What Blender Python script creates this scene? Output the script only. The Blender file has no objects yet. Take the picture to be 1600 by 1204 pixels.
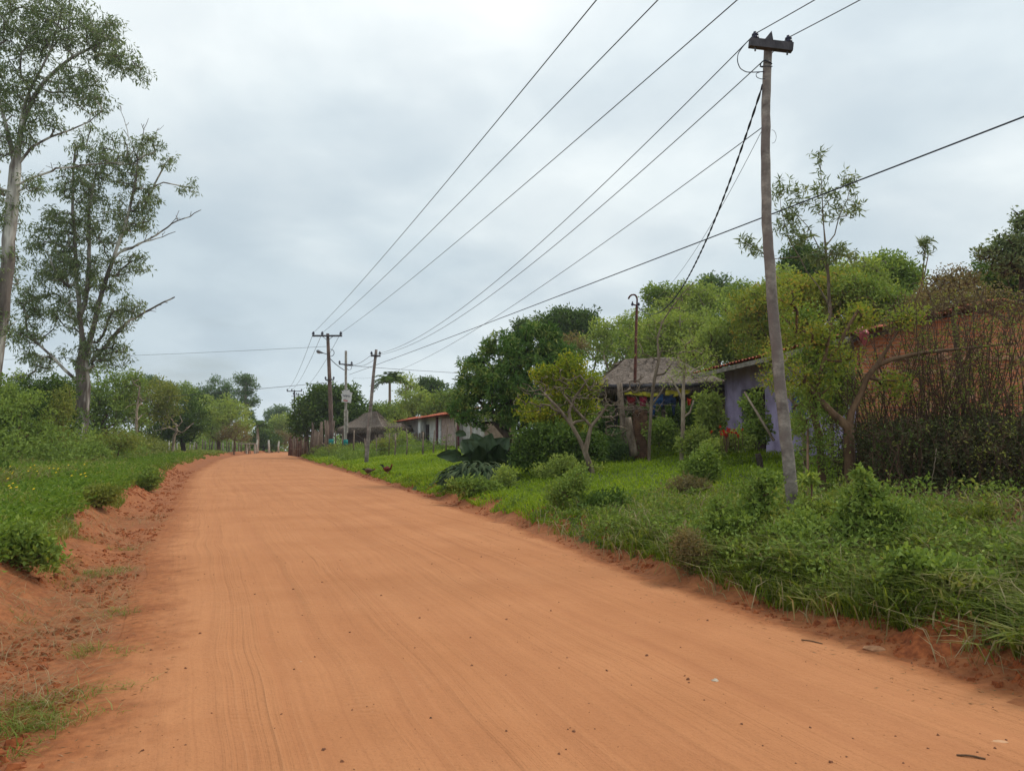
import bpy, math, random
import numpy as np
from mathutils import Vector
rnd = random.Random(7)
rng = np.random.default_rng(7)
S = bpy.context.scene
COL = S.collection
PI = math.pi
# ---------------------------------------------------------------- camera
EYE = 1.5
FPX = 1200.0
PITCH = math.atan(88 / FPX)
cam_d = bpy.data.cameras.new('camera'); cam = bpy.data.objects.new('camera', cam_d); COL.objects.link(cam)
cam.location = (0, 0, EYE); cam.rotation_euler = (PI / 2 + PITCH, 0, 0)
cam_d.sensor_width = 36; cam_d.lens = FPX / 1600 * 36; cam_d.clip_end = 3000; cam_d.clip_start = 0.05
S.camera = cam
# ---------------------------------------------------------------- world: hazy sky behind a broken cloud sheet
SUN_EL, SUN_AZ = math.radians(50), math.radians(62)      # azimuth clockwise from +Y
world = bpy.data.worlds.new('World'); S.world = world; world.use_nodes = True
wn, wl = world.node_tree.nodes, world.node_tree.links
wn.clear()
def wnode(t, **k):
    n = wn.new(t)
    for a, b in k.items(): setattr(n, a, b)
    return n
wout = wnode('ShaderNodeOutputWorld')
nish = wnode('ShaderNodeTexSky', sky_type='NISHITA', sun_disc=False)
nish.sun_elevation = SUN_EL; nish.sun_rotation = SUN_AZ; nish.air_density = 1.2; nish.dust_density = 3.0
bg_sky = wnode('ShaderNodeBackground'); bg_sky.inputs[1].default_value = 0.1
wl.new(nish.outputs[0], bg_sky.inputs[0])
tc = wnode('ShaderNodeTexCoord'); sep = wnode('ShaderNodeSeparateXYZ'); wl.new(tc.outputs['Generated'], sep.inputs[0])
def wmath(op, a, b=None):
    n = wnode('ShaderNodeMath', operation=op)
    for i, v in enumerate((a, b)):
        if v is None: continue
        if isinstance(v, (int, float)): n.inputs[i].default_value = v
        else: wl.new(v, n.inputs[i])
    return n.outputs[0]
zz = wmath('ADD', wmath('MAXIMUM', sep.outputs[2], 0.0), 0.3)
comb = wnode('ShaderNodeCombineXYZ')
wl.new(wmath('DIVIDE', sep.outputs[0], zz), comb.inputs[0]); wl.new(wmath('DIVIDE', sep.outputs[1], zz), comb.inputs[1])
def wnoise(scale, detail, off):
    m = wnode('ShaderNodeMapping'); m.inputs[1].default_value = off; wl.new(comb.outputs[0], m.inputs[0])
    n = wnode('ShaderNodeTexNoise'); n.inputs['Scale'].default_value = scale; n.inputs['Detail'].default_value = detail
    n.inputs['Roughness'].default_value = 0.5; n.inputs['Distortion'].default_value = 0.25
    wl.new(m.outputs[0], n.inputs[0]); return n.outputs[0]
def wramp(v, stops):
    r = wnode('ShaderNodeValToRGB'); wl.new(v, r.inputs[0]); e = r.color_ramp.elements
    r.color_ramp.interpolation = 'EASE'
    while len(e) < len(stops): e.new(0.5)
    for i, (p, c) in enumerate(stops): e[i].position = p; e[i].color = (*c, 1)
    return r.outputs[0]
cl_a = wramp(wnoise(1.1, 6, (3.1, 1.3, 0)), [(0.36, (.575, .645, .69)), (0.64, (.80, .835, .84))])
cl_b = wramp(wnoise(3.0, 7, (0.4, 5.0, 0)), [(0.36, (.91, .925, .94)), (0.66, (1.06, 1.055, 1.045))])
mulc = wnode('ShaderNodeMix', data_type='RGBA', blend_type='MULTIPLY'); mulc.inputs[0].default_value = 1.0
wl.new(cl_a, mulc.inputs[6]); wl.new(cl_b, mulc.inputs[7])
elev = wramp(sep.outputs[2], [(0.0, (.80, .85, .88)), (0.2, (.84, .88, .90)), (0.55, (1.08, 1.08, 1.07))])
mul2 = wnode('ShaderNodeMix', data_type='RGBA', blend_type='MULTIPLY'); mul2.inputs[0].default_value = 1.0
wl.new(mulc.outputs[2], mul2.inputs[6]); wl.new(elev, mul2.inputs[7])
bg_cl = wnode('ShaderNodeBackground'); bg_cl.inputs[1].default_value = 1.05; wl.new(mul2.outputs[2], bg_cl.inputs[0])
cover = wramp(wnoise(1.1, 5, (7.7, 2.2, 0)), [(0.31, (.55,) * 3), (0.43, (.97,) * 3)])
mixs = wnode('ShaderNodeMixShader'); wl.new(cover, mixs.inputs[0]); wl.new(bg_sky.outputs[0], mixs.inputs[1]); wl.new(bg_cl.outputs[0], mixs.inputs[2])
wl.new(mixs.outputs[0], wout.inputs[0])
# ---------------------------------------------------------------- sun, veiled by cloud
sun_d = bpy.data.lights.new('sun', 'SUN'); sun_d.energy = 1.5; sun_d.angle = math.radians(12); sun_d.color = (1, .94, .84)
sun = bpy.data.objects.new('sun', sun_d); COL.objects.link(sun)
sv = Vector((math.sin(SUN_AZ) * math.cos(SUN_EL), math.cos(SUN_AZ) * math.cos(SUN_EL), math.sin(SUN_EL)))
sun.rotation_euler = (-sv).to_track_quat('-Z', 'Y').to_euler()
S.view_settings.view_transform = 'Standard'; S.view_settings.look = 'None'
S.view_settings.exposure = 0.24; S.view_settings.gamma = 1.0
S.render.engine = 'CYCLES'; S.cycles.max_bounces = 6; S.cycles.transparent_max_bounces = 8
S.cycles.diffuse_bounces = 2; S.cycles.glossy_bounces = 2; S.cycles.transmission_bounces = 3
S.cycles.use_denoising = True

# ---------------------------------------------------------------- pixel (of the 1600 px photo) to world
def ray(px, py):
    c, s = math.cos(PITCH), math.sin(PITCH)
    u, v, w = px - 800, -(py - 602), FPX
    return np.array((u, w * c - v * s, w * s + v * c))
def P(px, py, Y):
    d = ray(px, py); return np.array((0, 0, EYE)) + d * (Y / d[1])
# ---------------------------------------------------------------- road edges and height of the land
RY = np.array([-8, 2, 4.56, 6, 8.37, 12.4, 18.9, 34.6, 60, 82, 100, 130, 180, 400.])
RX = np.array([7.9, 4.0, 3.04, 2.5, 1.6, .52, -1.58, -6.9, -16, -23, -27, -31, -40, -90.])
LY = np.array([-8, 2, 4.39, 6.2, 9.5, 16.4, 36, 64, 80, 100, 130, 180, 400.])
LX = np.array([1.6, -1.5, -2.45, -3.15, -4.46, -7.2, -15, -24.6, -29.2, -33.5, -37.5, -47, -99.])
_Y = np.concatenate([np.arange(-14, 60, .1), np.arange(60, 420, .5)])
def _smooth(ky, kx):
    v = np.interp(_Y, ky, kx); out = v.copy()
    for i, y in enumerate(_Y):                               # window widening with distance rounds off the corners
        w = .8 + .16 * abs(y); k = np.linspace(-w, w, 25); out[i] = np.average(np.interp(y + k, ky, kx), weights=1 + np.cos(k / w * PI))
    return out
_R, _L = _smooth(RY, RX), _smooth(LY, LX)
def xr(y): return np.interp(y, _Y, _R)
def xl(y): return np.interp(y, _Y, _L)
def vn(x, y, s, seed=0):                                   # smooth value noise, about -1..1
    x = np.asarray(x, float) / s + seed * 17.3; y = np.asarray(y, float) / s - seed * 9.1
    xi, yi = np.floor(x), np.floor(y); fx, fy = x - xi, y - yi
    fx = fx * fx * (3 - 2 * fx); fy = fy * fy * (3 - 2 * fy)
    def h(a, b): return np.modf(np.abs(np.sin(a * 127.1 + b * 311.7 + seed * 1.7) * 43758.5453))[0]
    return 2 * ((h(xi, yi) * (1 - fx) + h(xi + 1, yi) * fx) * (1 - fy) + (h(xi, yi + 1) * (1 - fx) + h(xi + 1, yi + 1) * fx) * fy) - 1
def fbm(x, y, s, seed=0, o=3):
    r = 0; a = 1; t = 0
    for i in range(o): r = r + a * vn(x, y, s / 2 ** i, seed + i * 3); t += a; a *= .5
    return r / t
def sst(a, b, x): t = np.clip((x - a) / (b - a), 0, 1); return t * t * (3 - 2 * t)
def H(x, y, fine=True):
    x = np.asarray(x, float); y = np.asarray(y, float)
    dr = x - xr(y) + (0.18 * vn(x, y, 1.6, 5) + .08 * vn(x, y, .45, 8) if fine else 0)
    dl = xl(y) - x + (0.25 * vn(x, y, 1.9, 6) + .10 * vn(x, y, .5, 9) if fine else 0)
    d = np.maximum(dr, 0)
    hr = 0.24 * sst(0.05, 0.75, d) + 0.105 * np.clip(d - .5, 0, 13) + .05 * np.clip(d - 13.5, 0, 30) + 0.02 * np.clip(d - 43.5, 0, 60)
    e = np.maximum(dl, 0)
    hl = 0.30 * sst(0.75, 1.55, e) - .03 * sst(.1, .5, e) * (1 - sst(.7, 1.2, e)) + 0.02 * np.clip(e - 1.5, 0, 25)
    z = hr + hl
    z = z + .05 * fbm(x, y, 2.5, 2) * sst(.5, 2, np.maximum(d, e)) + .25 * fbm(x, y, 14, 4, 2) * sst(6, 16, np.maximum(d, e))
    if fine:                                                # crumbled earth of the cut banks
        bk = sst(.0, .25, d) * (1 - sst(.8, 1.3, d)) + sst(.5, .9, e) * (1 - sst(1.5, 2.1, e))
        z = z + bk * (.07 * fbm(x, y, .5, 11, 4) + .03 * np.abs(vn(x, y, .12, 14)))
        sh = sst(0, .3, e) * (1 - sst(1.5, 2.0, e)) + sst(0, .2, d) * (1 - sst(.6, 1.0, d))
        z = z + sh * .02 * fbm(x, y, .22, 15, 3)
    fall = np.clip(y - 104, 0, 300)
    z = z - 0.016 * fall * (1 - np.clip((np.maximum(dr, dl) - 5) / 30, 0, 1))
    return z
def HG(x, y): return float(H(x, y))
def G(px, py, dz=0.0):                                     # where the view ray meets the land
    d = ray(px, py); t = np.linspace(2.0, 260, 6000) / d[1]
    z = EYE + d[2] * t - H(d[0] * t, d[1] * t) - dz
    i = int(np.argmax(z < 0)) if (z < 0).any() else len(t) - 1
    return np.array((d[0] * t[i], d[1] * t[i], HG(d[0] * t[i], d[1] * t[i])))
def on(px, Y):                                             # on the land, under column px at distance Y
    x = (px - 800) / FPX * Y * math.cos(PITCH); return np.array((x, Y, HG(x, Y)))

# ---------------------------------------------------------------- materials
def srgb(r, g, b):
    f = lambda c: (c / 255 / 12.92) if c / 255 <= .04045 else ((c / 255 + .055) / 1.055) ** 2.4
    return (f(r), f(g), f(b))
class Mat:
    def __init__(s, name):
        s.m = bpy.data.materials.new(name); s.m.use_nodes = True; s.n = s.m.node_tree.nodes; s.l = s.m.node_tree.links
        s.b = s.n['Principled BSDF']; s.out = s.n['Material Output']; s.b.inputs['Specular IOR Level'].default_value = .25
    def node(s, t, **k):
        n = s.n.new(t)
        for a, b in k.items(): setattr(n, a, b)
        return n
    def put(s, inp, v):
        if isinstance(v, (int, float)): inp.default_value = v
        elif isinstance(v, tuple): inp.default_value = (*v, 1) if len(inp.default_value) == 4 and len(v) == 3 else v
        else: s.l.new(v, inp)
    def coord(s, kind='Object', scale=(1, 1, 1)):
        t = s.node('ShaderNodeTexCoord'); m = s.node('ShaderNodeMapping'); m.inputs['Scale'].default_value = scale
        s.l.new(t.outputs[kind], m.inputs[0]); return m.outputs[0]
    def noise(s, scale, detail=4, vec=None, rough=.55, dist=0):
        n = s.node('ShaderNodeTexNoise'); n.inputs['Scale'].default_value = scale; n.inputs['Detail'].default_value = detail
        n.inputs['Roughness'].default_value = rough; n.inputs['Distortion'].default_value = dist
        s.l.new(vec if vec is not None else s.coord(), n.inputs[0]); return n.outputs[0]
    def ramp(s, v, stops):
        r = s.node('ShaderNodeValToRGB'); s.l.new(v, r.inputs[0]); e = r.color_ramp.elements
        while len(e) < len(stops): e.new(.5)
        for i, (p, c) in enumerate(stops):
            e[i].position = p; e[i].color = (*c, 1) if isinstance(c, tuple) else (c, c, c, 1)
        return r.outputs[0]
    def mix(s, f, a, b, mode='MIX'):
        n = s.node('ShaderNodeMix', data_type='RGBA', blend_type=mode)
        s.put(n.inputs[0], f); s.put(n.inputs[6], a); s.put(n.inputs[7], b); return n.outputs[2]
    def math(s, op, a, b=0.0):
        n = s.node('ShaderNodeMath', operation=op); s.put(n.inputs[0], a); s.put(n.inputs[1], b); return n.outputs[0]
    def attr(s, name): n = s.node('ShaderNodeAttribute'); n.attribute_name = name; return n
    def base(s, v): s.put(s.b.inputs['Base Color'], v)
    def rough(s, v): s.put(s.b.inputs['Roughness'], v)
    def bump(s, h, strength=.5, dist=.02, prev=None):
        n = s.node('ShaderNodeBump'); n.inputs['Strength'].default_value = strength; n.inputs['Distance'].default_value = dist
        s.l.new(h, n.inputs['Height'])
        if prev is not None: s.l.new(prev, n.inputs['Normal'])
        s.l.new(n.outputs[0], s.b.inputs['Normal']); return n.outputs[0]
def simple(name, c1, c2=None, scale=6, rough=.85, bump=.3, bdist=.01, vec_scale=(1, 1, 1), detail=5, metal=0):
    m = Mat(name); c2 = c2 or tuple(x * .65 for x in c1)
    v = m.coord('Object', vec_scale); n = m.noise(scale, detail, v, .6)
    m.base(m.ramp(n, [(.32, c2), (.68, c1)])); m.rough(rough); m.b.inputs['Metallic'].default_value = metal
    if bump: m.bump(n, bump, bdist)
    return m.m
LEAF = {}
def leafmat(name, cols, trans=.35, rough=.6, spec=.10):   # cols: leaf hues, picked per leaf by the attribute 'var'
    if name in LEAF: return LEAF[name]
    m = Mat(name); a = m.attr('var'); k = len(cols)
    c = m.ramp(a.outputs['Fac'], [(i / max(1, k - 1), tuple(q)) for i, q in enumerate(cols)])
    m.base(c); m.rough(rough); m.b.inputs['Specular IOR Level'].default_value = spec
    t = m.node('ShaderNodeBsdfTranslucent'); m.l.new(m.mix(1.0, c, (1.3, 1.3, .6), 'MULTIPLY'), t.inputs[0])
    x = m.node('ShaderNodeMixShader'); x.inputs[0].default_value = trans
    m.l.new(m.b.outputs[0], x.inputs[1]); m.l.new(t.outputs[0], x.inputs[2]); m.l.new(x.outputs[0], m.out.inputs[0])
    LEAF[name] = m.m; return m.m
def barkmat(name, c1, c2, scale=5, stretch=.25, bump=.5, extra=None):
    m = Mat(name); v = m.coord('Object', (1, 1, stretch)); n = m.noise(scale, 6, v, .65)
    n2 = m.noise(scale * 6, 4, v, .6)
    c = m.ramp(n, [(.35, c2), (.62, c1)]); c = m.mix(m.ramp(n2, [(.4, 0.0), (.7, .35)]), c, tuple(x * .5 for x in c2))
    if extra: c = m.mix(m.ramp(m.noise(scale * .45, 4, v), [(.5, 0.0), (.6, 1.0)]), c, extra)
    m.base(c); m.rough(.9); m.bump(m.math('ADD', n, n2), bump, .02); return m.m

# ---------------------------------------------------------------- mesh collecting
class MB:
    def __init__(s): s.v = []; s.f = []; s.var = []; s.n = 0; s.sm = []; s.mi = []
    def add(s, v, f, var=None, smooth=False, mi=0):        # f: (k, m) int array, all faces m-gons
        v = np.asarray(v, float).reshape(-1, 3); f = np.asarray(f, int)
        s.v.append(v); s.f.append(f + s.n); s.n += len(v)
        s.var.append(np.full(len(f), .5) if var is None else np.broadcast_to(np.asarray(var, float), (len(f),)))
        s.sm.append(np.full(len(f), smooth)); s.mi.append(np.full(len(f), mi))
        return s
    def box(s, c, size, rot=0, tilt=None, mi=0):
        c = np.asarray(c, float); h = np.asarray(size, float) / 2
        v = np.array([(x, y, z) for z in (-1, 1) for y in (-1, 1) for x in (-1, 1)]) * h
        if tilt is not None: v = v @ np.asarray(tilt).T
        if rot: v = v @ np.array([[math.cos(rot), math.sin(rot), 0], [-math.sin(rot), math.cos(rot), 0], [0, 0, 1]])
        s.add(v + c, [(0, 2, 3, 1), (4, 5, 7, 6), (0, 1, 5, 4), (2, 6, 7, 3), (0, 4, 6, 2), (1, 3, 7, 5)], mi=mi); return s
    def beam(s, a, b, w, h, mi=0):                          # squared timber from a to b
        a, b = np.asarray(a, float), np.asarray(b, float); d = b - a; L = np.linalg.norm(d); d /= L
        up = np.array((0, 0, 1.)) if abs(d[2]) < .95 else np.array((0, 1., 0))
        x = np.cross(d, up); x /= np.linalg.norm(x); u = np.cross(x, d)
        v = [p + x * i * w / 2 + u * j * h / 2 for p in (a, b) for i, j in ((-1, -1), (1, -1), (1, 1), (-1, 1))]
        s.add(v, [(0, 1, 2, 3), (7, 6, 5, 4), (0, 4, 5, 1), (1, 5, 6, 2), (2, 6, 7, 3), (3, 7, 4, 0)], mi=mi); return s
    def tube(s, pts, rad, n=6, cap=True, var=None, smooth=True, mi=0):
        p = np.asarray(pts, float); k = len(p); r = np.broadcast_to(np.asarray(rad, float), (k,))
        t = np.gradient(p, axis=0) if k > 2 else np.repeat((p[1:] - p[:1]), k, 0)
        t /= np.linalg.norm(t, axis=1)[:, None] + 1e-9
        ref = np.array((0.13, .05, 1.)) if abs(t[0][2]) < .8 else np.array((1., .07, 0.1))
        a = np.cross(t, ref); a /= np.linalg.norm(a, axis=1)[:, None] + 1e-9; b = np.cross(t, a)
        an = np.arange(n) * 2 * PI / n
        v = p[:, None] + (a[:, None] * np.cos(an)[None, :, None] + b[:, None] * np.sin(an)[None, :, None]) * r[:, None, None]
        i = np.arange(k - 1)[:, None] * n; j = np.arange(n)[None]; j2 = (j + 1) % n
        f = np.stack([i + j, i + j2, i + n + j2, i + n + j], -1).reshape(-1, 4)
        s.add(v, f, var, smooth, mi)
        if cap and n > 3:
            off = s.n - k * n
            for st in (0, (k - 1) * n):
                ids = np.arange(n) + st
                s.v.append(p[[0 if st == 0 else -1]]); ci = s.n; s.n += 1
                ff = np.stack([np.full(n, ci), off + ids, off + np.roll(ids, -1)], -1)
                s.f.append(ff if st else ff[:, ::-1]); s.var.append(np.full(n, .5)); s.sm.append(np.full(n, False)); s.mi.append(np.full(n, mi))
        return s
    def lathe(s, prof, c=(0, 0, 0), n=16, mi=0):
        pts = [(c[0], c[1], c[2] + z) for r, z in prof]; return s.tube(pts, [max(r, 1e-4) for r, z in prof], n, False, mi=mi)
    def build(s, name, mat, parent=None, origin=None):
        V = np.concatenate(s.v) if s.v else np.zeros((0, 3)); o = None
        if parent is not None: org = np.array(parent.get('org', (0, 0, 0)), float)
        else: org = np.array(origin, float) if origin is not None else np.zeros(3)
        V = V - org
        me = bpy.data.meshes.new(name); me.vertices.add(len(V)); me.vertices.foreach_set('co', V.ravel())
        tot = np.concatenate([np.full(len(f), f.shape[1]) for f in s.f]); loops = np.concatenate([f.ravel() for f in s.f])
        me.loops.add(len(loops)); me.loops.foreach_set('vertex_index', loops.astype(np.int32))
        me.polygons.add(len(tot)); me.polygons.foreach_set('loop_start', np.concatenate([[0], np.cumsum(tot)[:-1]]).astype(np.int32))
        me.polygons.foreach_set('loop_total', tot.astype(np.int32))
        me.polygons.foreach_set('use_smooth', np.concatenate(s.sm)); me.polygons.foreach_set('material_index', np.concatenate(s.mi).astype(np.int32))
        at = me.attributes.new('var', 'FLOAT', 'FACE'); at.data.foreach_set('value', np.concatenate(s.var).astype(np.float32))
        me.update(calc_edges=True)
        for q in (mat if isinstance(mat, (list, tuple)) else [mat]): me.materials.append(q)
        ob = bpy.data.objects.new(name, me); COL.objects.link(ob)
        if parent is not None: ob.parent = parent; ob['org'] = tuple(org)
        else: ob.location = org; ob['org'] = tuple(org)
        return ob
def tag(o, label=None, cat=None, group=None, kind=None):
    for k, v in (('label', label), ('category', cat), ('group', group), ('kind', kind)):
        if v: o[k] = v
    return o
def thing(name, label, cat, base, group=None):
    o = bpy.data.objects.new(name, None); COL.objects.link(o); o.location = base; o['org'] = tuple(float(q) for q in base)
    o.empty_display_size = .2
    return tag(o, label, cat, group)
def leaves(mb, c, a, L, w, var, fold=.0):
    """c base points (N,3), a unit directions, L lengths, w half widths: one four cornered leaf each"""
    N = len(c); r = rng.normal(size=(N, 3)); sd = np.cross(a, r); sd /= np.linalg.norm(sd, axis=1)[:, None] + 1e-9
    L = np.broadcast_to(L, (N,))[:, None]; w = np.broadcast_to(w, (N,))[:, None]
    m = c + a * L * .45; nn = np.cross(a, sd) * L * fold
    v = np.stack([c, m + sd * w - nn, c + a * L, m - sd * w - nn], 1)
    mb.add(v.reshape(-1, 3), np.arange(N * 4).reshape(N, 4), var)
def unit(v): return v / (np.linalg.norm(v, axis=-1, keepdims=True) + 1e-9)
# ================================================================ ground and road
def grid(name, xs_fn, ys, nx):
    pass
def land_rows():
    ys = [-14.]
    while ys[-1] < 300:
        y = ys[-1]; ys.append(y + (0.045 if 2.5 < y < 12 else 0.09 if y < 20 and y > 0 else max(.3, .012 * abs(y))))
    return np.array(ys)
# land: columns follow the road edges so that the banks stay crisp
def land_cols():
    r = list(np.linspace(0, 1, 7)[1:-1])
    c = [('m', t) for t in r]
    off = [0, .05, .1, .15, .2, .26, .32, .38, .44, .5, .56, .62, .7, .78, .86, .94, 1.02, 1.1, 1.2, 1.3, 1.42, 1.55, 1.7, 1.85, 2, 2.2, 2.4, 2.7, 3, 3.4, 3.8, 4.3, 5, 6, 7, 8.5, 10, 12, 14, 17, 20, 25, 30, 40, 55, 80, 120, 200, 400]
    return [('l', o) for o in off[::-1]] + c + [('r', o) for o in off]
EARTH = srgb(164, 103, 64); EARTH_D = srgb(144, 87, 54); SAND = srgb(214, 153, 110)
def earth_nodes(m, v):
    n = m.noise(2.2, 6, v, .65); n2 = m.noise(14, 5, v, .6)
    c = m.ramp(n, [(.3, EARTH_D), (.55, EARTH), (.75, srgb(170, 112, 74))])
    return m.mix(m.ramp(n2, [(.35, .45), (.6, 0.0)]), c, srgb(96, 54, 33))
def thick_mask(x, y): return sst(.44, .50, x / np.maximum(y, 1) + .03 * vn(x, y, 1.2, 95)) * sst(7.6, 8.8, y) * (1 - sst(16, 19, y))
def build_land():
    ys = land_rows(); cols = land_cols(); W = len(cols)
    X = np.zeros((len(ys), W))
    for j, (k, o) in enumerate(cols):
        X[:, j] = xl(ys) - o if k == 'l' else xr(ys) + o if k == 'r' else xl(ys) * (1 - o) + xr(ys) * o
    Y = np.repeat(ys[:, None], W, 1); Z = H(X, Y)
    dr, dl = X - xr(Y), xl(Y) - X
    Z = np.where((dr < -.25) & (dl < -.25), Z - .06, Z)
    V = np.stack([X, Y, Z], -1)
    i = np.arange(len(ys) - 1)[:, None] * W; j = np.arange(W - 1)[None]
    f = np.stack([i + j, i + j + 1, i + W + j + 1, i + W + j], -1).reshape(-1, 4)
    mb = MB(); mb.add(V.reshape(-1, 3), f, None, True)
    m = Mat('earth and sward'); v = m.coord('Object')
    ea = earth_nodes(m, v); g = m.attr('green').outputs['Fac']
    gn = m.noise(1.6, 5, v, .6)
    gr = m.ramp(gn, [(.3, (.04, .055, .010)), (.55, (.07, .10, .016)), (.8, (.11, .125, .03))])
    fac = m.math('ADD', g, m.math('MULTIPLY', m.math('SUBTRACT', m.noise(5, 5, v, .7), .5), 1.1))
    m.base(m.mix(m.ramp(fac, [(.42, 0.0), (.58, 1.0)]), ea, gr)); m.rough(.95)
    m.bump(m.noise(22, 6, v, .7), .7, .03)
    ob = mb.build('ground', m.m); tag(ob, kind='structure')
    d, e = np.maximum(dr, 0), np.maximum(dl, 0)
    green = sst(.2, .6, d + .25 * vn(X, Y, .8, 21)) + sst(1.2, 1.9, e + .3 * vn(X, Y, .9, 22))
    green = green * (1 - .75 * thick_mask(X, Y))
    at = ob.data.attributes.new('green', 'FLOAT', 'POINT'); at.data.foreach_set('value', green.ravel().astype(np.float32))
    return ob
build_land()
def road_z(x, y, u):
    """small relief of the worn surface: crown, wheel paths, ruts along the road"""
    z = .03 * (1 - (2 * u - 1) ** 2)
    w = xr(y) - xl(y)
    t = x - xl(y)
    rut = 0
    for c, wd, dp in ((.95, .16, .012), (1.55, .10, .007), (2.5, .2, .010), (3.35, .12, .008), (4.1, .22, .012), (4.9, .12, .010), (5.35, .10, .012), (1.2, .035, .009), (1.28, .03, .007), (2.05, .03, .008), (2.15, .03, .008), (3.0, .03, .007), (3.7, .035, .009), (3.8, .03, .008), (4.45, .03, .010), (4.56, .035, .010), (5.1, .03, .008)):
        rut = rut - dp * np.exp(-((t - c) / wd) ** 2) + dp * .6 * np.exp(-((t - c - wd * 1.6) / (wd * .6)) ** 2)
    fade = np.clip(1.2 - y / 60, .2, 1)
    z = z + rut * fade * (.55 + .45 * vn(x, y, 5, 33))
    z = z + .007 * fbm(x, y, .6, 34, 3) + .006 * fbm(x, y, 3, 36, 2)
    q = x + .36 * y                                           # loose sand pushed into low oblique ridges, strongest towards the right edge
    z = z + .013 * fbm(q * 1.0 + .25 * vn(x, y, 1.4, 39), y * .22, .32, 38, 3) * (.35 + .65 * sst(.45, .85, u)) * (1 - sst(14, 30, y))
    return z
def road_top(x, y):
    w = xr(y) - xl(y); u = np.clip((x - xl(y)) / w, 0, 1); return H(x, y) + .012 + road_z(x, y, u) * sst(0, .03, np.minimum(u, 1 - u))
def build_road():
    ys = [-14.]
    while ys[-1] < 260:
        y = ys[-1]; ys.append(y + (.05 if 2.8 < y < 9 else .1 if 0 < y < 16 else max(.3, .012 * abs(y))))
    ys = np.array(ys); W = 300; us = np.linspace(0, 1, W)
    a = xl(ys) - .12 + .16 * vn(ys, ys * 0, .9, 41); b = xr(ys) + .02 + .10 * vn(ys, ys * 0, .8, 42)
    X = a[:, None] * (1 - us) + b[:, None] * us; Y = np.repeat(ys[:, None], W, 1); U = np.repeat(us[None], len(ys), 0)
    edge = np.minimum(U, 1 - U); k = sst(0, .03, edge)
    Z = H(X, Y) + .012 * k + road_z(X, Y, U) * k - .035 * (1 - sst(0, .008, edge))
    i = np.arange(len(ys) - 1)[:, None] * W; j = np.arange(W - 1)[None]
    f = np.stack([i + j, i + j + 1, i + W + j + 1, i + W + j], -1).reshape(-1, 4)
    mb = MB(); mb.add(np.stack([X, Y, Z], -1).reshape(-1, 3), f, None, True)
    m = Mat('packed red sand'); t0 = m.attr('rv').outputs['Vector']
    wv = m.node('ShaderNodeVectorMath', operation='ADD'); wn_ = m.node('ShaderNodeCombineXYZ')   # tracks wander gently instead of running dead parallel
    m.l.new(m.math('MULTIPLY', m.math('SUBTRACT', m.noise(.22, 2, m.coord('Object')), .5), .5), wn_.inputs[0]); m.l.new(t0, wv.inputs[0]); m.l.new(wn_.outputs[0], wv.inputs[1]); tcn = wv.outputs[0]
    mp = m.node('ShaderNodeMapping'); mp.inputs['Scale'].default_value = (1, 1, 1); m.l.new(tcn, mp.inputs[0])
    def stretch(sx, sy):
        q = m.node('ShaderNodeMapping'); q.inputs['Scale'].default_value = (sx, sy, 1); m.l.new(tcn, q.inputs[0]); return q.outputs[0]
    v = m.coord('Object'); ea = earth_nodes(m, v)
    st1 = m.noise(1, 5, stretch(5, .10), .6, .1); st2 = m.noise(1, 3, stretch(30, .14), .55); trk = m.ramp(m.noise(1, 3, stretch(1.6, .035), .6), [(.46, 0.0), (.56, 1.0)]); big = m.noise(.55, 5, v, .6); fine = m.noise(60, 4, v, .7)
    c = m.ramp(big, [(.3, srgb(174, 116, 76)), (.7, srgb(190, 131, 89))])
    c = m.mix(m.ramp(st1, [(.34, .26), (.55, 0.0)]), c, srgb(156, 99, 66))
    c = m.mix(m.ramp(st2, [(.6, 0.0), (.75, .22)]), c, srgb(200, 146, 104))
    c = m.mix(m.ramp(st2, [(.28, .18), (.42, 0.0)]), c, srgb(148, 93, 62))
    c = m.mix(m.ramp(fine, [(.3, .25), (.5, 0.0)]), c, srgb(138, 86, 57))
    ef = m.math('ADD', m.attr('edge').outputs['Fac'], m.math('MULTIPLY', m.math('SUBTRACT', m.noise(3, 5, v, .65), .5), .9))
    c = m.mix(m.ramp(ef, [(.2, 0.0), (.75, 1.0)]), ea, c)
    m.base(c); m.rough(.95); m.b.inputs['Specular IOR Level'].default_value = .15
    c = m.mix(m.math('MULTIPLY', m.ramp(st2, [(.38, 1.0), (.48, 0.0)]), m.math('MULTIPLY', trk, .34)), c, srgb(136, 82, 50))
    dents = m.noise(9, 4, v, .65)
    c = m.mix(m.ramp(dents, [(.30, .35), (.42, 0.0)]), c, srgb(142, 90, 58))
    spk = m.noise(110, 2, v, .5); c = m.mix(m.ramp(spk, [(.24, .8), (.30, 0.0)]), c, srgb(104, 64, 44)); c = m.mix(m.ramp(spk, [(.72, 0.0), (.78, .6)]), c, srgb(214, 170, 128))
    h = m.math('ADD', m.math('MULTIPLY', st1, .5), m.math('ADD', m.math('MULTIPLY', st2, m.math('ADD', m.math('MULTIPLY', trk, .6), .05)), m.math('MULTIPLY', fine, .18)))
    h = m.math('ADD', h, m.math('MULTIPLY', dents, .6))
    # cleated tyre print: short ribs across narrow bands
    sx = m.node('ShaderNodeSeparateXYZ'); m.l.new(tcn, sx.inputs[0])
    band = m.math('SUBTRACT', m.math('ADD', sx.outputs[0], m.math('MULTIPLY', m.noise(.15, 2, stretch(0, 1)), .8)), .0)
    tot = None
    for cc in (1.32, 2.0, 4.55, 5.0):
        g = m.math('ABSOLUTE', m.math('SUBTRACT', band, cc)); g = m.math('LESS_THAN', g, .07)
        tot = g if tot is None else m.math('ADD', tot, g)
    ribs = m.math('SINE', m.math('MULTIPLY', sx.outputs[1], 90))
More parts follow.
